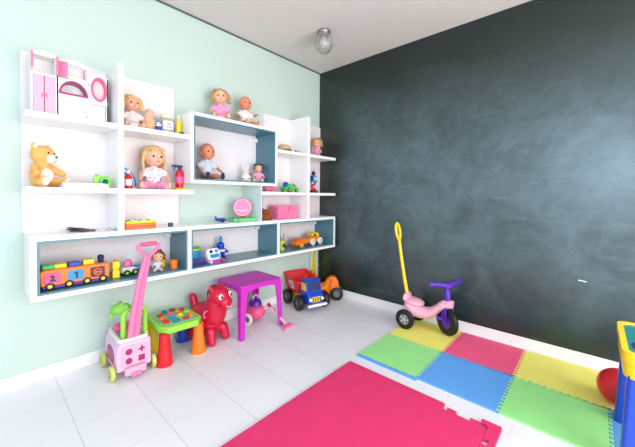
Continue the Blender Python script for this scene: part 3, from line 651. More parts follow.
# ------------------------------------------------------------------ low cabinet, left compartment
tr = thing('toy_train', 'orange shape-sorting toy train with three picture windows', 'toy train', (-2.408,-.20,LF), .02); tr.scale=(1.08,1,1.02)
obj('train_body', G().prism([(-.145,.02),(.16,.02),(.16,.105),(.155,.112),(-.135,.112),(-.15,.10)],-.045,.045), M['orange'], tr, .006)
obj('chassis', G().b2(-.14,.155,-.047,.047,.006,.02), M['purple'], tr, .003)
cols = ['rose','sky','maroon']
for k in range(3):
    xx = -.10+.10*k; f = obj('window_frame', G().prism(rrect(xx-.034,xx+.034,.036,.094,.006),-.049,-.045), M[cols[k]], tr)
    g = G().prism([(xx-.013,.046),(xx+.016,.046),(xx+.016,.056),(xx+.004,.056),(xx+.01,.07),(xx+.004,.082),(xx-.009,.08),(xx-.009,.072),(xx+.0,.07),(xx-.005,.06)],-.0515,-.049) if k<1 else G().prism([(xx-.006,.046),(xx+.008,.046),(xx+.008,.084),(xx+.0,.084),(xx-.010,.074),(xx-.006,.070),(xx-.001,.073),(xx-.001,.05)],-.0515,-.049) if k==1 else G().tube([(xx+.018*cos(a),-.05,.065+.018*sin(a)) for a in [2*PI*i/16 for i in range(16)]],.003,6,True).b2(xx-.012,xx+.012,-.0515,-.049,.06,.068)
    obj('window_picture', g, M['navy' if k<2 else 'orange'], f)
for k,(cn,x_) in enumerate((('green',-.11),('yellow',-.06),('blue',0.0),('yellow',.065))):
    obj('roof_block', G().b2(x_-.028,x_+.024,-.03,.03,.112,.112+(.024 if k<3 else .03)), M[cn], tr, .004)
obj('chimney', G().cyl((.125,0,.112),(.125,0,.146),.013,.018,16).ell((.125,0,.15),(.016,.016,.01)), M['navy'], tr)
for a in (-.11,-.03,.05,.125):
    for s in (-1,1): wheel(tr,(a,s*.05,.02),.02,.01,PI/2,M['yellow'],0)
obj('face', G().ell((-.158,0,.06),(.014,.034,.034)), M['orange'], tr)
yb = thing('toy_block', 'yellow stacked toy block next to the orange train', 'block', (-2.195,-.20,LF))
obj('block_body', G().b2(-.021,.021,-.022,.022,0,.048).b2(-.017,.017,-.018,.018,.048,.06).b2(-.021,.021,-.022,.022,.06,.108), M['yellow'], yb, .004)
obj('knob', G().cyl((0,0,.108),(0,0,.122),.010,n=14), M['orange'], yb)
pc = thing('toy_car', 'white and pink toy car with black wheels beside the yellow block', 'toy car', (-2.115,-.185,LF), .2)
obj('car_body', G().prism([(-.045,.018),(.045,.018),(.048,.045),(.02,.055),(-.04,.055)],-.026,.026), M['offwhite'], pc, .005)
obj('cabin', G().ell((-.005,0,.08),(.026,.024,.03)), M['pink'], pc)
for a in (-.026,.028):
    for s in (-1,1): wheel(pc,(a,s*.03,.021),.021,.013,PI/2,M['lime'],0)
br = thing('toy_airplane', 'blue toy plane lying behind the pink walker handle', 'toy plane', (-2.02,-.10,LF), .2)
obj('fuselage', G().tube([(-.07,0,.018),(-.05,0,.02),(0,0,.024),(.04,0,.024),(.055,0,.022)],[.005,.014,.02,.018,.006],14), M['sky'], br)
obj('wing', G().prism([(-.01,-.065),(.02,-.065),(.028,0),(.02,.065),(-.01,.065),(-.004,0)],.022,.028,'z'), M['blue'], br)
obj('tail_fin', G().prism([(-.072,.02),(-.045,.02),(-.06,.065),(-.075,.065)],-.003,.003), M['blue'], br)
def cup(label, loc, r, h, m, holes=False):
    t = thing('toy_cup', label, 'cup', loc)
    obj('cup_body', G().lathe([(.001,0),(r*.82,0),(r,h),(r*.88,h),(r*.7,h*.08),(.001,h*.08)],n=24), M[m], t)
    obj('rim', G().lathe([(r*.98,h*.92),(r*1.08,h*.92),(r*1.08,h),(r*.98,h)],n=24), M[m], t)
    return t
cup('yellow toy cup at the back of the low cabinet, behind the orange one', (-1.862,-.10,LF), .026, .06, 'yellow')
cup('small orange toy cup at the right end of the left compartment', (-1.822,-.20,LF), .029, .06, 'orange')

# ------------------------------------------------------------------ low cabinet, middle compartment
bu = thing('toy_bucket', 'blue toy bucket with a green lid in the middle compartment', 'bucket', (-1.640,-.12,LF)); bu.scale=(1.1,1.1,1.15)
obj('bucket_body', G().lathe([(.001,0),(.05,0),(.056,.09),(.001,.09)],n=28), M['sky'], bu)
obj('lid', G().lathe([(.001,.09),(.06,.09),(.06,.102),(.05,.108),(.001,.108)],n=28), M['lime'], bu)
pb = thing('toy_box', 'small violet and navy box in front of the blue bucket', 'box', (-1.665,-.245,LF))
obj('box_body', G().b2(-.055,.055,-.035,.035,0,.032), M['navy'], pb, .003); obj('lid', G().b2(-.056,.056,-.036,.036,.032,.045), M['purple'], pb, .003)
ph = thing('toy_telephone', 'white toy telephone with blue face and magenta keys', 'toy phone', (-1.515,-.215,LF), .15)
obj('phone_base', G().prism(rrect(-.065,.065,-.06,.05,.02),0,.026,'z'), M['lilac'], ph, .006)
sh = Matrix.Translation((0,.005,.062)) @ Matrix.Rotation(-.45,4,'X')
pbd = obj('phone_body', G().prism(rrect(-.062,.062,-.05,.05,.032),-.02,.02).xf(sh), M['offwhite'], ph, .010, seg=3)
obj('face_plate', G().prism(rrect(-.045,.045,-.036,-.006,.012),-.026,-.02).xf(sh), M['sky'], pbd, .002)
for s in (-1,1): obj('round_window', G().lathe([(.001,-.026),(.013,-.026),(.013,-.02),(.001,-.02)],c=(s*.026,0,.018),axis='y',n=18).xf(sh), M['navy' if s<0 else 'sky'], pbd)
for k in range(4): obj('key', G().b2(-.05+.027*k,-.028+.027*k,-.088,-.062,.004,.028), M['magenta' if k!=2 else 'darkpink'], ph, .004)
fg = thing('toy_figure', 'blue toy figure with a drop-shaped topknot behind the telephone', 'toy figure', (-1.375,-.09,LF), -.4)
obj('body', G().ell((0,0,.05),(.04,.032,.05)).ell((0,0,.105),(.034,.03,.034)).cap((-.03,0,.07),(-.055,-.01,.09),.012,.012).cap((.03,0,.07),(.055,-.01,.05),.012,.012), M['blue'], fg, voxel=.003)
obj('topknot', G().lathe([(.001,.13),(.012,.135),(.019,.155),(.012,.178),(.001,.195)],n=18), M['sky'], fg)
obj('belly_band', G().lathe([(.039,.055),(.041,.06),(.041,.068),(.038,.073)],n=24), M['offwhite'], fg)
obj('base', G().lathe([(.001,0),(.045,0),(.045,.012),(.001,.012)],n=24), M['navy'], fg)

# ------------------------------------------------------------------ low cabinet, right compartment
pcup = thing('pencil_cup', 'lime yellow pencil cup in the right compartment', 'pencil cup', (-.755,-.18,LF))
obj('cup_body', G().lathe([(.001,0),(.035,0),(.038,.10),(.034,.10),(.031,.006),(.001,.006)],n=24), mat('lime_yellow',(214,226,40),.4), pcup)
obj('sticker', G().b2(-.014,.014,-.0385,-.036,.03,.065), M['navy'], pcup, .001)
for i,(dx,c_,lb) in enumerate(((-.012,'green','green pencil leaning left in the lime cup'),(.014,'navy','dark blue pen leaning right in the lime cup'),(.004,'red','red crayon upright in the middle of the lime cup'))):
    p = thing('pencil', lb, 'pencil', (-.755,-.18,LF+.008), 0, 'pencils in the lime cup')
    x0_ = -dx*1.0; x1_ = dx*2.1; y_ = (.006,-.006,.014)[i]
    obj('shaft', G().cyl((x0_,y_,0),(x1_,y_,.125+.02*(i==1)),.0045,n=10), M[c_], p); d=Vector((x1_-x0_,0,.125)).normalized()*.016; e=Vector((x1_,y_,.125+.02*(i==1)))
    obj('tip', G().cyl(e,e+d,.0045,.001,8), M['cream' if i!=1 else 'black'], p)
sm = thing('toy_car', 'tiny violet toy car between pencil cup and orange truck', 'toy car', (-.668,-.125,LF), .8)
obj('car_body', G().prism([(-.03,.012),(.03,.012),(.03,.03),(.012,.034),(.004,.052),(-.02,.052),(-.03,.034)],-.016,.016), M['purple'], sm, .003)
for a in (-.017,.018):
    for s in (-1,1): wheel(sm,(a,s*.018,.011),.011,.007,PI/2,M['rose'],0)
t3 = thing('toy_truck', 'orange and yellow toy sports truck with white wheels', 'toy truck', (-.365,-.165,LF), .1); t3.scale=(1.12,1.1,1.1)
obj('truck_body', G().prism([(-.21,.03),(.19,.03),(.20,.06),(.14,.085),(.02,.095),(-.03,.075),(-.12,.08),(-.2,.055)],-.042,.042), M['orange'], t3, .007)
obj('cabin', G().prism([(.03,.088),(.17,.07),(.15,.115),(.10,.128),(.06,.122)],-.034,.034), M['yellow'], t3, .006)
obj('spoiler', G().b2(-.2,-.15,-.045,.045,.085,.092).b2(-.18,-.172,-.03,.03,.06,.085), M['orange'], t3, .002)
obj('window', G().b2(.06,.10,-.0365,-.034,.09,.108), M['navy'], t3)
for a in (-.09+.12,.15): 
    for s in (-1,1): wheel(t3,(a,s*.05,.036),.036,.02,PI/2,M['cream'],5,M['offwhite'])
for s in (-1,1): wheel(t3,(-.15,s*.05,.03),.03,.02,PI/2,M['yellow'],5,M['orange'])

# ------------------------------------------------------------------ pink walker cart
wk = thing('push_walker', 'pink and lilac toddler push walker with tall handle and shape holes', 'push walker', (-2.150,-.215,0), -.04)
obj('box_body', G().prism([(-.10,.05),(.10,.05),(.095,.228),(-.08,.228),(-.10,.19)],-.155,.155,'y').xf(Matrix.Identity(4)), M['lilac'], wk, .015, seg=3)
fp = obj('front_panel', G().prism(rrect(-.075,.075,.078,.205,.018),-.162,-.154), M['palepink'], wk, .003)
def holes():
    for (hx,hz,k) in ((-.035,.172,'c'),(.037,.172,'f'),(-.035,.114,'c'),(.037,.114,'s')):
        if k=='c': g=G().prism(oval(hx,hz,.019,.019,20),-.1655,-.161)
        elif k=='s': g=G().prism(rrect(hx-.018,hx+.018,hz-.018,hz+.018,.002),-.1655,-.161)
        else:
            P=[(hx+(.014+.007*cos(4*2*PI*i/32))*cos(2*PI*i/32),hz+(.014+.007*cos(4*2*PI*i/32))*sin(2*PI*i/32)) for i in range(32)]; g=G().prism(P,-.1655,-.161)
        obj('shape_hole', g, M['darkpink'], fp)
holes()
obj('side_window', G().prism([(-.09,.085),(.07,.085),(.07,.14)]+[(-.01+.08*cos(a),.14+.045*sin(a)) for a in [PI*i/8 for i in range(1,8)]]+[(-.09,.14)],-.103,-.098,'x'), M['darkpink'], wk)
obj('bumper', G().prism(rrect(-.06,.06,.03,.075,.01),-.185,-.15), M['palepink'], wk, .004)
obj('tow_hook', G().b2(-.03,.03,-.195,-.165,.02,.045), M['pink'], wk, .004)
obj('top_tray', G().band(rrect(-.085,.09,-.14,.15,.03),rrect(-.07,.075,-.125,.135,.025),.226,.246,'z'), M['offwhite'], wk)
hb = obj('handle_bar', G().tube([(-.01,-.12,.22),(.0,-.14,.40),(.035,-.165,.60),(.06,-.18,.755)],.001,4), M['pink'], wk)
g = G(); pts=[(-.01,-.118,.20),(.005,-.135,.40),(.03,-.155,.60),(.062,-.175,.785)]; pts=[(x_+.006,y_,z_*.976) for x_,y_,z_ in pts]
rsx=[]
for i,p_ in enumerate(pts):
    w_=(.034,.031,.027,.022)[i]; d_=.012
    rsx.append([Vector(p_)+Vector(q) for q in ((-w_,-d_,0),(-w_+.005,-d_-.004,0),(-.006,-d_-.004,0),(0,-d_+.003,0),(.006,-d_-.004,0),(w_-.005,-d_-.004,0),(w_,-d_,0),(w_,d_,0),(-w_,d_,0))])
g.rings(rsx); bpy.data.objects.remove(hb); hb = obj('handle_bar', g, M['pink'], wk)
loop = [(.062,-.175,.775),(.035,-.178,.805),(-.002,-.182,.845),(-.004,-.183,.862),(.008,-.184,.872),(.062,-.186,.876),(.13,-.186,.870),(.142,-.185,.860),(.14,-.184,.845),(.098,-.179,.80),(.078,-.176,.78)]
loop=[(.066+(x_-.062)*.86,y_,.758+(z_-.775)*.86) for x_,y_,z_ in loop]
gp = obj('grip', G().tube(loop,.0115,12,True), M['pink'], hb)
g = G()
for k in range(8): g.tube([(.028+.0125*k+.0125*cos(a)*.2,-.186+.0145*cos(a),.843+.0145*sin(a)) for a in [2*PI*i/10 for i in range(10)]],.0032,6,True)
obj('grip_ribs', g, M['rose'], gp)
gf = obj('green_frame', G().tube([(-.045,-.08,.225),(-.045,-.08,.385),(-.025,-.08,.415),(.06,-.08,.415),(.08,-.08,.395),(.08,-.08,.225)],.017,12), M['lime'], wk)
obj('toy_frog', G().ell((-.065,-.06,.425),(.05,.045,.035),n=20).ell((-.03,-.07,.43),(.03,.03,.028)).cap((-.095,-.05,.415),(-.11,-.06,.375),.014,.012).ell((-.055,-.085,.458),.013,n=10).ell((-.055,-.04,.458),.013,n=10), mat('frog_green',(130,196,70),.5), wk, voxel=.004, label='green animal head on the frame')
obj('inner_toy', G().ell((-.045,.02,.275),(.035,.035,.03)).ell((.02,.03,.27),(.04,.04,.028)), M['rose'], wk)
for sx_ in (-1,1):
    for sy_ in (-1,1): wheel(wk,(sx_*.117,sy_*.118,.047),.047,.026,0,M['pink'],4,M['limeyellow'])

# ------------------------------------------------------------------ activity table
at = thing('activity_table', 'small green toddler activity table with colourful tapered legs', 'activity table', (-1.85,-.235,0), -.05)
TH=.262
obj('table_top', G().prism([(-.15,-.12),(-.10,-.185),(.10,-.185),(.15,-.12),(.15,.12),(.10,.17),(-.10,.17),(-.15,.12)],TH-.045,TH,'z'), M['lime'], at, .01, seg=3)
obj('play_panel', G().prism([(-.125,-.10),(-.085,-.155),(.085,-.155),(.125,-.10),(.125,.10),(.085,.145),(-.085,.145),(-.125,.10)],TH,TH+.005,'z'), M['palegreen'], at, .002)
for (lx,ly,c_) in ((-.115,-.135,'red'),(.125,-.125,'orange'),(-.115,.135,'yellow'),(.115,.135,'blue')):
    obj('leg', G().lathe([(.001,0),(.052,.0),(.054,.012),(.045,.07),(.036,.14),(.034,TH-.045),(.001,TH-.045)],c=(lx,ly,0),n=26), M[c_], at)
rn = random.Random(5)
tops = [(-.09,-.09,'red'),(-.03,-.115,'teal2'),(.04,-.11,'red'),(.09,-.07,'orange'),(-.09,-.02,'orange'),(-.03,-.04,'sky'),(.03,-.03,'yellow'),(.09,.0,'lime'),(-.08,.06,'red'),(-.02,.04,'rose'),(.04,.05,'orange'),(.08,.08,'red'),(-.04,.10,'teal2'),(.02,.11,'brown')]
for i,(px_,py_,c_) in enumerate(tops):
    if i%3==0: g=G().lathe([(.001,TH+.005),(.02,TH+.005),(.02,TH+.018),(.012,TH+.026),(.001,TH+.028)],c=(px_,py_,0),n=18)
    elif i%3==1: g=G().ell((px_,py_,TH+.012),(.023,.018,.014))
    else: g=G().box((px_,py_,TH+.013),(.034,.026,.016),(0,0,rn.uniform(-.5,.5)))
    obj('play_button', g, M[c_], at, .002 if i%3==2 else 0)

# ------------------------------------------------------------------ red hopper
hp = thing('bouncing_horse', 'crimson inflatable bouncing horse beside the magenta table', 'bouncing toy', (-1.580,-.245,0), .22)
g = G().ell((0,.03,.17),(.118,.145,.135),n=28)
g.cap((0,-.06,.22),(0,-.09,.35),.092,.078,20).ell((0,-.115,.375),(.080,.082,.070),n=24).ell((0,-.175,.335),(.056,.055,.05),n=20)
for s in (-1,1):
    g.cap((s*.06,-.085,.10),(s*.07,-.11,.032),.045,.034,14).cap((s*.06,.11,.10),(s*.07,.13,.032),.045,.034,14)
    g.cap((s*.052,-.09,.42),(s*.064,-.08,.455),.022,.012,12)
g.cap((-.02,.13,.22),(-.025,.165,.325),.030,.032,12)
for v in g.v: v.z = max(v.z, 0.0)
obj('body', g, M['crimson'], hp, voxel=.0055, smooth=4)
for s in (-1,1):
    e = obj('eye', G().ell((s*.044,-.178,.385),(.020,.014,.023),n=14), M['offwhite'], hp); obj('pupil', G().ell((s*.046,-.190,.385),(.009,.006,.012),n=10), M['eye'], e)
    obj('nostril', G().ell((s*.02,-.228,.345),(.006,.005,.006),n=8), M['maroon'], hp)
    obj('handle', G().tube([(s*.08,-.075,.27),(s*.11,-.08,.275),(s*.122,-.08,.255),(s*.115,-.075,.225),(s*.085,-.065,.225)],.008,10), M['rose'], hp)
obj('mouth', G().tube([(-.032,-.218,.318),(0,-.230,.308),(.032,-.218,.318)],.004,8), M['palepink'], hp)
obj('mane', G().tube([(0,-.0,.33),(0,-.01,.38),(0,-.05,.43),(0,-.10,.443)],[.02,.026,.024,.014],12), mat('dark_crimson',(160,10,40),.4), hp)

# ------------------------------------------------------------------ magenta table
pt = thing('kids_table', 'square magenta plastic children table with rounded corners', 'table', (-1.212,-.272,0), .0)
hw, hd_, TT = .215, .19, .432
obj('table_top', G().prism(rrect(-hw,hw,-hd_,hd_,.035),TT-.016,TT,'z'), M['magenta'], pt, .007, seg=3)
ap = G()
def apron(u0,u1,ax,t0,t1):
    zt=TT-.014; P=[(u0,zt)]+[(u0+(u1-u0)*i/12, zt-.028-.03*(abs(2*i/12-1)**3)) for i in range(13)]+[(u1,zt)]
    ap.prism(P,t0,t1,ax)
apron(-hw+.03,hw-.03,'y',-hd_+.004,-hd_+.014); apron(-hw+.03,hw-.03,'y',hd_-.014,hd_-.004)
apron(-hd_+.03,hd_-.03,'x',-hw+.004,-hw+.014); apron(-hd_+.03,hd_-.03,'x',hw-.014,hw-.004)
obj('apron', ap, M['magenta'], pt)
for sx_ in (-1,1):
    for sy_ in (-1,1):
        g=G(); rsx=[]
        for z_,o_,w_ in ((0,.012,.040),(.02,.011,.040),(.2,.005,.047),(.36,.0,.060),(TT-.014,-.002,.085)):
            X0=sx_*(hw+o_-.004); Y0=sy_*(hd_+o_-.004); t=.016
            P=[(X0,Y0),(X0-sx_*w_,Y0),(X0-sx_*w_,Y0-sy_*t),(X0-sx_*t,Y0-sy_*t),(X0-sx_*t,Y0-sy_*w_),(X0,Y0-sy_*w_)]
            rsx.append([Vector((a,b,z_)) for a,b in P])
        g.rings(rsx); obj('leg', g, M['magenta'], pt, .003)

# toy vacuum under it
vc = thing('toy_vacuum', 'pink and purple toy vacuum cleaner under the magenta table', 'toy vacuum', (-1.12,-.235,0), .2)
obj('body', G().ell((0,0,.10),(.085,.10,.072),n=28).ell((0,.03,.09),(.075,.09,.07),n=24), M['rose'], vc, voxel=.005, smooth=3)
obj('dome', G().lathe([(.001,.255-.03),(.035,.216),(.055,.19),(.06,.165),(.045,.15),(.001,.15)],n=28), M['purple'], vc)
obj('carry_handle', G().tube([(-.03,0,.21),(-.03,0,.24),(.0,0,.252),(.03,0,.24),(.03,0,.21)],.008,10), M['lilac'], vc)
for s in (-1,1): wheel(vc,(s*.088,.01,.052),.052,.02,0,M['grey'],5,M['offwhite'])
obj('hose', G().tube([(.03,-.08,.13),(.05,-.11,.155),(.07,-.15,.13),(.075,-.17,.11)],.013,12), M['palepink'], vc)
tb = obj('suction_tube', G().tube([(.045,-.10,.165),(.055,-.20,.10),(.06,-.30,.03)],.012,12), M['palepink'], vc)
obj('nozzle', G().prism([(-.02,-.345),(.13,-.345),(.10,-.30),(.02,-.29)],.0,.022,'z'), M['pink'], vc, .004)
obj('trigger', G().box((.04,-.13,.17),(.02,.04,.02),(.6,0,0)), M['darkpink'], vc, .003)

# ------------------------------------------------------------------ dump truck (big)
dt = thing('dump_truck', 'large red, blue and yellow toy dump truck with black wheels', 'toy truck', (-.485,-.235,0), -.27)
obj('chassis', G().prism([(-.21,.07),(.12,.07),(.14,.12),(.0,.15),(-.2,.15)],-.075,.075,'x').xf(Matrix.Scale(-1,4,(0,1,0))), M['yellow'], dt, .008)
for (wx_,wy_,rr_) in ((-.13,-.125,.078),(.158,-.150,.082),(-.125,.135,.075),(.125,.135,.075)):
    wheel(dt,(wx_,wy_,rr_),rr_,.06,0,M['grey'],5)
bed = G(); o0=[(-.10,-.05),(.10,-.05),(.10,.17),(-.10,.17)]; o1=[(-.14,-.09),(.14,-.09),(.14,.21),(-.14,.21)]
def ring(P,z,dz=0): return [Vector((a,b,z+(dz*(b+.1)))) for a,b in P]
i1=[(-.128,-.078),(.128,-.078),(.128,.198),(-.128,.198)]; i0=[(-.09,-.04),(.09,-.04),(.09,.16),(-.09,.16)]
bed.rings([ring(o0,.14),ring(o1,.27,.16),ring(i1,.27,.16),ring(i0,.155)])
bd = obj('dump_bed', bed, M['red'], dt, .004)
obj('bed_rim', G().tube(ring([(-.138,-.088),(.138,-.088),(.138,.208),(-.138,.208)],.27,.16),.010,10,True), M['red'], bd)
lab = G().box((0,0,0),(.004,.085,.085)); lm = Matrix.Translation((-.124,.05,.222)) @ Matrix.Rotation(-.26,4,'Y')
obj('side_sticker', lab.xf(lm), M['paper'], bd, .001)
pic = G().box((-.003,0,.008),(.003,.045,.03)).box((-.003,.0,-.02),(.003,.06,.014)); obj('sticker_picture', pic.xf(lm), M['rose'], bd)
cab = obj('cab', G().prism([(-.25,.07),(-.25,.165),(-.215,.20),(-.185,.30),(-.07,.305),(-.065,.07)],-.088,.088,'x'), M['blue'], dt, .012, seg=3)
for s in (-1,1): obj('side_window', G().prism([(-.20,.205),(-.175,.28),(-.10,.28),(-.10,.205)],s*.0895-.002,s*.0895+.002,'x'), M['yellow'], cab, .001)
obj('windscreen', G().box((0,-.203,.25),(.14,.004,.075),(-.29,0,0)), M['navy'], cab, .002)
gr = obj('grille', G().b2(-.05,.05,-.258,-.25,.10,.155), M['yellow'], dt, .002)
obj('grille_bars', G().b2(-.045,-.035,-.262,-.258,.105,.15).b2(-.02,-.01,-.262,-.258,.105,.15).b2(.008,.018,-.262,-.258,.105,.15).b2(.034,.044,-.262,-.258,.105,.15), M['navy'], gr)
for s in (-1,1): obj('headlight', G().lathe([(.001,-.262),(.015,-.262),(.018,-.25),(.001,-.25)],c=(s*.068,0,.13),axis='y',n=16), M['offwhite'], dt)
obj('bumper', G().prism(rrect(-.11,.11,.065,.088,.008),-.285,-.262).b2(-.02,.02,-.262,-.25,.07,.085), M['offwhite'], dt, .002)
obj('exhaust_pipe', G().cyl((.075,-.085,.30),(.075,-.085,.35),.010,n=12), M['red'], dt)
# orange loader
ld = thing('toy_loader', 'orange toy loader with black wheels in the room corner', 'toy loader', (-.197,-.235,0), .68)
obj('loader_body', G().prism([(.19,.07),(.20,.22),(.17,.29),(.12,.295),(.085,.25),(.05,.19),(.01,.165),(-.035,.18),(-.06,.225),(-.10,.26),(-.155,.25),(-.19,.20),(-.20,.13),(-.17,.06)],-.045,.045,'x'), M['orange'], ld, .012, seg=3)
obj('bucket', G().prism([(-.185,.05),(-.155,.04),(-.10,.06),(-.09,.14),(-.11,.235),(-.15,.235),(-.19,.18)],-.062,.062,'x'), M['orange'], ld, .012, seg=3)
for s in (-1,1):
    obj('lift_arm', G().tube([(s*.052,.10,.19),(s*.054,.04,.13),(s*.054,-.03,.13),(s*.058,-.06,.16)],.010,10), M['yellow'], ld)
    wheel(ld,(s*.066,-.170,.072),.072,.032,0,M['grey'],5); wheel(ld,(s*.072,.11,.065),.065,.04,0,M['yellow'],5)
obj('engine_cover', G().b2(-.03,.03,.11,.17,.285,.31), M['red'], ld, .006)
# giraffe growth chart
gc = thing('giraffe_chart', 'yellow giraffe wall chart with green spots under the low cabinet', 'wall chart', (0,0,0))
GX=-.105
obj('board', G().prism([(GX-.055,.13),(GX+.05,.13),(GX+.05,.56),(GX-.02,.56),(GX-.055,.50)],-.018,-.012), M['mintboard'], gc, .001)
P=[(GX+(a-GX)*1.3,b) for a,b in [(GX-.035,.13),(GX+.035,.13),(GX+.04,.26),(GX+.02,.38),(GX+.018,.46),(GX+.03,.50),(GX+.02,.545),(GX-.01,.55),(GX-.04,.52),(GX-.036,.505),(GX-.012,.50),(GX-.014,.40),(GX-.03,.28)]]
obj('giraffe', G().prism(P,-.022,-.018), M['yellow'], gc, .001)
for (a,b_,r_) in ((GX,.2,.012),(GX+.016,.25,.010),(GX-.012,.27,.009),(GX+.008,.32,.009),(GX+.003,.37,.007),(GX+.003,.42,.006),(GX-.016,.17,.009),(GX+.012,.52,.005)):
    obj('spot', G().prism(oval(a,b_,r_,r_*1.2,12),-.0235,-.022), M['green' if int(b_*100)%2 else 'brown'], gc)

# ------------------------------------------------------------------ tricycle
tk = thing('tricycle', 'pink tricycle with violet handlebar and yellow push pole', 'tricycle', (-.20,-1.468,.012), 0)
# local y: rear axle +.16, front wheel -.17
wheel(tk,(-.132,.15,.084),.084,.036,0,M['lightgrey'],5); wheel(tk,(.122,.15,.084),.084,.036,0,M['lightgrey'],5)
obj('rear_axle', G().cyl((-.145,.15,.084),(.135,.15,.084),.008,n=12), M['metal'], tk)
sec=[(.20,.20,.035,.03),(.19,.17,.07,.06),(.155,.165,.092,.075),(.10,.145,.088,.062),(.04,.135,.072,.050),(-.02,.148,.066,.050),(-.07,.185,.060,.048),(-.11,.228,.056,.046),(-.15,.255,.056,.042),(-.205,.262,.042,.032)]
g=G(); rsx=[]
for (y_,z_,a_,b_) in sec: rsx.append([Vector((a_*cos(t)*(1 if abs(cos(t))>.5 else 1), y_, z_+b_*sin(t))) for t in [2*PI*i/20 for i in range(20)]])
g.rings(rsx); fr_ = obj('frame', g, M['palepink'], tk)
obj('seat', G().ell((0,.13,.215),(.085,.095,.03),rot=(.1,0,0),n=24).ell((0,.195,.245),(.075,.025,.045),rot=(.2,0,0),n=20), M['palepink'], tk, voxel=.006, smooth=3)
obj('rear_skirt', G().prism([(.19,.09),(.19,.17),(.09,.17),(.08,.125),(.12,.085)],-.085,.085,'x'), M['palepink'], tk, .015, seg=3)
fa=-.50
F = Matrix.Translation((.0,-.165,0)) @ Matrix.Rotation(fa,4,'Z')
wheel(tk,(0,-.165,.112),.112,.046,fa,M['purple'],0)
fk = G()
for s in (-1,1): fk.box((s*.036,0,.19),(.012,.045,.17)).ell((s*.038,0,.122),(.008,.026,.026),n=14)
fk.box((0,0,.268),(.085,.05,.02)); obj('fork', fk.xf(F), M['purple'], tk, .003)
obj('steering_column', G().cyl((0,0,.275),(0,.012,.40),.030,.022,20).xf(F), M['purple'], tk)
hbm = obj('handlebar', G().tube([(-.15,.03,.425),(-.10,.01,.428),(-.04,.0,.42),(.04,.0,.42),(.10,.01,.432),(.15,.03,.43)],[.018,.018,.023,.023,.018,.018],14).ell((0,0,.41),(.05,.035,.022)).xf(F), M['purple'], tk)
for s in (-1,1): obj('grip', G().cap((s*.12,.018,.43),(s*.152,.030,.429),.020,.0205).xf(F), M['purple'], hbm)
for s in (-1,1):
    pd = obj('pedal', G().b2(min(s*.05,s*.105),max(s*.05,s*.105),-.02,.02,.112-.03*s,.126-.03*s).xf(F), M['purple'], tk, .004)
ph_ = obj('push_pole', G().tube([(0,.185,.23),(0,.222,.40),(0,.258,.60),(0,.282,.76)],[.018,.0155,.0145,.0145],14), M['yellow'], tk)
obj('loop_grip', G().tube([(0+.036*sin(a),.282+.012*(1-cos(a)),.83-.072*cos(a)) for a in [2*PI*i/24 for i in range(24)]],.0125,10,True), M['yellow'], ph_)

# ------------------------------------------------------------------ foam mats
def tooth(p, q, n, amp, flip=1):
    p=Vector(p); q=Vector(q); d=q-p; L=d.length; d.normalize(); nn=Vector((-d.y,d.x))*flip; out=[]
    m=L/n
    for i in range(n):
        s=p+d*(i*m); out+= [s+d*m*.18, s+d*m*.12+nn*amp, s+d*m*.60+nn*amp, s+d*m*.50]
    return out
def tile(x0,y0,teeth,m,label,size=.455,th=.012):
    # corners anticlockwise: edges S(y0) E(x1) N(y1) W(x0)
    x1,y1=x0+size,y0+size
    cs=[(x0,y0),(x1,y0),(x1,y1),(x0,y1)]; P=[]
    for i,e in enumerate('SENW'):
        p,q=cs[i],cs[(i+1)%4]; P.append(Vector(p))
        t=teeth.get(e,0)
        if t: 
            if e in 'SE': P+=tooth(p,q,12,.012,-1*t if t else 1)
            else: P+=tooth(q,p,12,.012,1*t)[::-1]
    return P
foam_info=[
 ('g',-.957,-1.715,'green foam tile nearest the tricycle, beside the large pink mat'),
 ('y',-.504,-1.715,'yellow foam tile under the tricycle wheels'),
 ('b',-.957,-2.168,'blue foam tile between the two green tiles'),
 ('r',-.504,-2.168,'rose red foam tile along the chalkboard wall'),
 ('g',-.957,-2.621,'green foam tile at the right, in the shade of the play desk'),
 ('y',-.504,-2.621,'yellow foam tile beside the red ball'),
 ('b',-.957,-3.074,'blue foam tile under the blue play desk')]
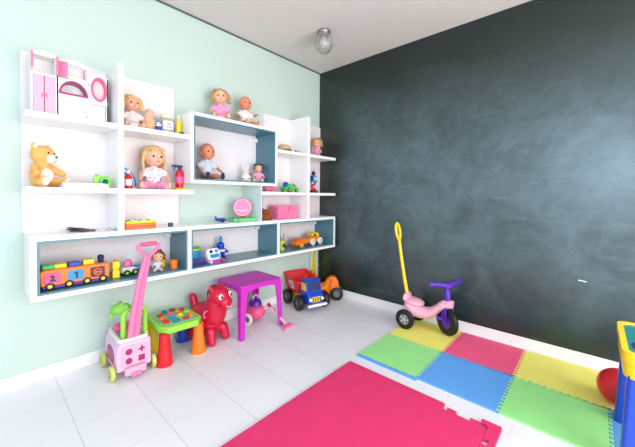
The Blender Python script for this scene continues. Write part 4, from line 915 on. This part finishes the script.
for (c_,x0,y0,lb) in foam_info:
    # shared seams: the +x member of a pair and the -y member carry outward teeth, partner has matching notches
    s=.453; g=.0012
    front = x0<-.7
    teeth={}
    has=lambda X,Y: any(abs(f[1]-X)<.01 and abs(f[2]-Y)<.01 for f in foam_info)
    P=[]
    cs=[(x0+g,y0+g),(x0+s-g,y0+g),(x0+s-g,y0+s-g),(x0+g,y0+s-g)]
    def seam(p,q,out,amp=.018):
        # teeth always generated in increasing coordinate order, so both tiles share one line
        p_,q_=Vector(p),Vector(q); rev=(q_-p_).x+(q_-p_).y<0
        a,b_=(q_,p_) if rev else (p_,q_); d=(b_-a); L=d.length; d.normalize(); nn=Vector((-d.y,d.x)); m=L/12; r=[]
        for i in range(12):
            t=a+d*(i*m); w=.0015 if out<0 else 0
            r+=[t+d*(m*.22-w),t+d*(m*.14-w)+nn*amp,t+d*(m*.66+w)+nn*amp,t+d*(m*.58+w)]
        return r[::-1] if rev else r
    # each toothed line bulges along its own left normal; the neighbour on that side is notched
    P.append(Vector(cs[0]))
    if has(x0,y0-s): P+=seam(cs[0],cs[1],-1)            # south seam, bulge +y: this tile is notched
    P.append(Vector(cs[1]))
    if has(x0+s,y0): P+=seam(cs[1],cs[2],1)             # east seam, bulge -x: this tile is notched
    P.append(Vector(cs[2]))
    if has(x0,y0+s): P+=seam(cs[2],cs[3],1)             # north seam, bulge +y: this tile has tabs
    P.append(Vector(cs[3]))
    if has(x0-s,y0): P+=seam(cs[3],cs[0],1)             # west seam, bulge -x: this tile has tabs
    me = G().prism([(p.x-x0-s/2,p.y-y0-s/2) for p in P],0,.012,'z')
    t = thing('foam_tile', lb, 'foam mat', (x0+s/2,y0+s/2,0), 0, 'foam puzzle tiles along the chalkboard wall')
    obj('tile_body', me, FOAM[c_], t)
    if c_=='g' and y0>-2:
        st=G()
        a=[(-s/2-.022,-s/2+.002)]; 
        a+=[(-s/2-.022,s/2-.002),(-s/2-.0004,s/2-.002)]; m=(s-.004)/12
        for i in range(12):
            yy=s/2-.002-i*m; a+=[(-s/2-.0004,yy-m*.3),(-s/2-.008,yy-m*.4),(-s/2-.008,yy-m*.7),(-s/2-.0004,yy-m*.8)]
        a+=[(-s/2-.0004,-s/2+.002)]
        obj('edge_strip', st.prism(a,0,.012,'z'), FOAM['b'], t, label='blue edge strip')
# large pink mat
pm = thing('foam_mat', 'large hot pink foam mat in the foreground', 'foam mat', (0,0,0))
X0,X1,Y0,Y1=-2.14,-1.095,-2.203,-1.288; e=.05
def jig(p,q,n,w,amp):
    p,q=Vector(p),Vector(q); d=(q-p); L=d.length; d.normalize(); nn=Vector((-d.y,d.x)); m=L/n; r=[]
    for i in range(n):
        t=p+d*(i*m+m*.5); r+=[t-d*w*.35,t-d*w*.5+nn*amp,t+d*w*.5+nn*amp,t+d*w*.35]
    return r
def pgon(z0,z1,L): return G().prism([(p[0],p[1]) for p in L],z0,z1,'z')
c0=(X0,Y0+e);c1=(X1-e,Y0+e);c2=(X1-e,Y1-e);c3=(X0,Y1-e)
inner=[c0,c1]+jig(c1,c2,7,.05,-.026)+[c2]+jig(c2,c3,7,.05,-.026)+[c3]
obj('mat_body', pgon(0,.02,inner), M['hotpink'], pm)
gp_=.0022
def strip(a,b,n,outer):
    line=jig(a,b,n,.05+2*gp_,-.026-gp_)
    a_=Vector(a);b_=Vector(b);d=(b_-a_).normalized();nn=Vector((d.y,-d.x))*gp_
    L=[a_+nn]+[p+nn*.2 for p in line]+[b_+nn]+[Vector(o) for o in outer]
    return pgon(0,.02,L)
# far strip (toward the tiles) is broken in two, with one piece missing by the corner
L1=[Vector((X1-e+gp_,Y0+e+.12))]; 
def part_strip(y0,y1):
    pts=[p for p in jig(c1,c2,7,.05+2*gp_,-.026-gp_)]
    seg=[p+Vector((gp_,0)) for p in pts if y0<p.y<y1]
    return [Vector((X1-e+gp_,y0))]+seg+[Vector((X1-e+gp_,y1)),Vector((X1,y1)),Vector((X1,y0))]
obj('edge_strip', pgon(0,.02,part_strip(Y0+.27,Y1-e-.001)), M['hotpink'], pm)
obj('edge_strip', strip(c2,c3,7,[(X0,Y1),(X1-.001,Y1),(X1-.001,Y1-e+.004)]), M['hotpink'], pm)
# near strip slightly shifted at the corner
cl=[(X0,Y0),(X1+.012,Y0-.004),(X1+.012,Y0+.085),(X1-.018,Y0+.085),(X1-.018,Y0+.06),(X1-.03,Y0+.06),(X1-.03,Y0+e-gp_)]
xs=[X0+.15+.15*k for k in range(7)]
for x_ in reversed([x for x in xs if x<X1-.1]): cl+=[(x_+.02,Y0+e-gp_),(x_+.027,Y0+.022),(x_-.027,Y0+.022),(x_-.02,Y0+e-gp_)]
cl+=[(X0,Y0+e-gp_)]
obj('edge_strip', pgon(0,.02,cl), M['hotpink'], pm)

# ------------------------------------------------------------------ ball, desk, chalk mark
bl = thing('ball', 'red rubber ball on the yellow foam tile by the desk', 'ball', (-.432,-2.652,.012))
obj('ball_skin', G().ell((0,0,.098),(.098,.098,.098),n=40), M['red'], bl); obj('valve', G().cyl((0,0,.194),(0,0,.1985),.006,n=12), M['offwhite'], bl)
dk = thing('play_desk', 'blue play desk with yellow rim and green road-map top', 'play desk', (-.785,-2.840,.012), 0)
DT=.50; ax,ay=.235,.215
obj('desk_rim', G().band(rrect(-ax,ax,-ay,ay,.05),rrect(-ax+.022,ax-.022,-ay+.022,ay-.022,.035),DT-.035,DT+.008,'z').prism(rrect(-ax+.03,ax-.03,-ay+.03,ay-.03,.04),DT-.085,DT-.035,'z'), M['yellow'], dk)
obj('skirt', G().band(rrect(-ax+.004,ax-.004,-ay+.006,ay-.006,.05),rrect(-ax+.02,ax-.02,-ay+.022,ay-.022,.035),DT-.10,DT-.035,'z'), M['yellow'], dk)
tp = obj('play_surface', G().prism(rrect(-ax+.022,ax-.022,-ay+.022,ay-.022,.035),DT-.034,DT,'z'), M['teal2'], dk, label='teal printed play surface')
rd=G()
def road(pts): rd.tube(pts,.004,6)
for yo,am,fr in ((.12,.03,1.1),(.03,.035,.9),(-.10,.035,.8)): road([(-.185+.037*i,yo+am*sin(i*fr+yo*9),DT) for i in range(11)])
obj('road_lines', rd, M['offwhite'], tp)
obj('printed_patches', G().prism(oval(-.1,.165,.05,.015,16),DT,DT+.001,'z').prism(oval(.08,.06,.05,.03,16),DT,DT+.001,'z').prism(oval(-.06,.02,.04,.03,16),DT,DT+.001,'z'), M['navy'], tp)
for sx_ in (-1,1):
    for sy_ in (-1,1):
        rsx=[]
        for z_,w_,o_ in ((.0,.088,.0),(.02,.088,.0),(DT-.09,.062,-.022)):
            cx_=sx_*(ax-.035+o_*.4); cy_=sy_*(ay-.035+o_*.3)
            rsx.append([Vector((a+cx_,b+cy_,z_)) for a,b in rrect(-w_/2,w_/2,-w_*.38,w_*.38,.015)])
        obj('leg', G().rings(rsx), M['blue'], dk)
cmk = solo('chalk_mark', 'short white chalk dash low on the chalkboard wall', 'chalk mark', G().box((0,0,0),(.002,.045,.007),(.1,0,0)), M['chalk'], (-.0015,-2.474,.587))

# ------------------------------------------------------------------ light
def area(name, loc, rot, sx_, sy_, power, c=(1,1,1)):
    l = bpy.data.lights.new(name,'AREA'); l.shape='RECTANGLE'; l.size=sx_; l.size_y=sy_; l.energy=power; l.color=c
    o = bpy.data.objects.new(name,l); C.objects.link(o); o.location=loc; o.rotation_euler=rot; return o
area('window_daylight', ((wx0+wx1)/2, YB-.02, (wz0+wz1)/2), (PI/2,0,0), wx1-wx0-.1, wz1-wz0-.1, 68, (1,.965,.92))
area('side_window_daylight', (XL-.02, (dy0+dy1)/2, (dz0+dz1)/2), (0,-PI/2,0), dz1-dz0-.12, dy1-dy0-.12, 44, (.56,.79,1))
w = bpy.data.worlds.new('sky'); sc.world = w; w.use_nodes = True
bg = w.node_tree.nodes['Background']; bg.inputs[0].default_value = (.8,.9,1,1); bg.inputs[1].default_value = 1.0

# ------------------------------------------------------------------ camera
yaw, pitch, roll = 0.73354, -0.02123, 0.00947
f = Vector((cos(pitch)*cos(yaw), cos(pitch)*sin(yaw), sin(pitch)))
rt = Vector((sin(yaw), -cos(yaw), 0)); u = rt.cross(f)
r2 = rt*cos(roll) + u*sin(roll); u2 = -rt*sin(roll) + u*cos(roll)
cam = bpy.data.cameras.new('camera'); co = bpy.data.objects.new('camera', cam); C.objects.link(co)
mtx = Matrix((r2, u2, -f)).transposed().to_4x4(); mtx.translation = Vector((-2.82196, -2.52476, 1.16)); co.matrix_world = mtx
cam.sensor_fit = 'HORIZONTAL'; cam.sensor_width = 36; cam.lens = 307.243/635*36; cam.shift_y = (202.74-223.5)/635; cam.clip_start = .05
sc.camera = co
sc.view_settings.view_transform = 'Standard'; sc.view_settings.look = 'None'; sc.view_settings.gamma = 1
sc.view_settings.use_curve_mapping = False; sc.view_settings.exposure = 0.32
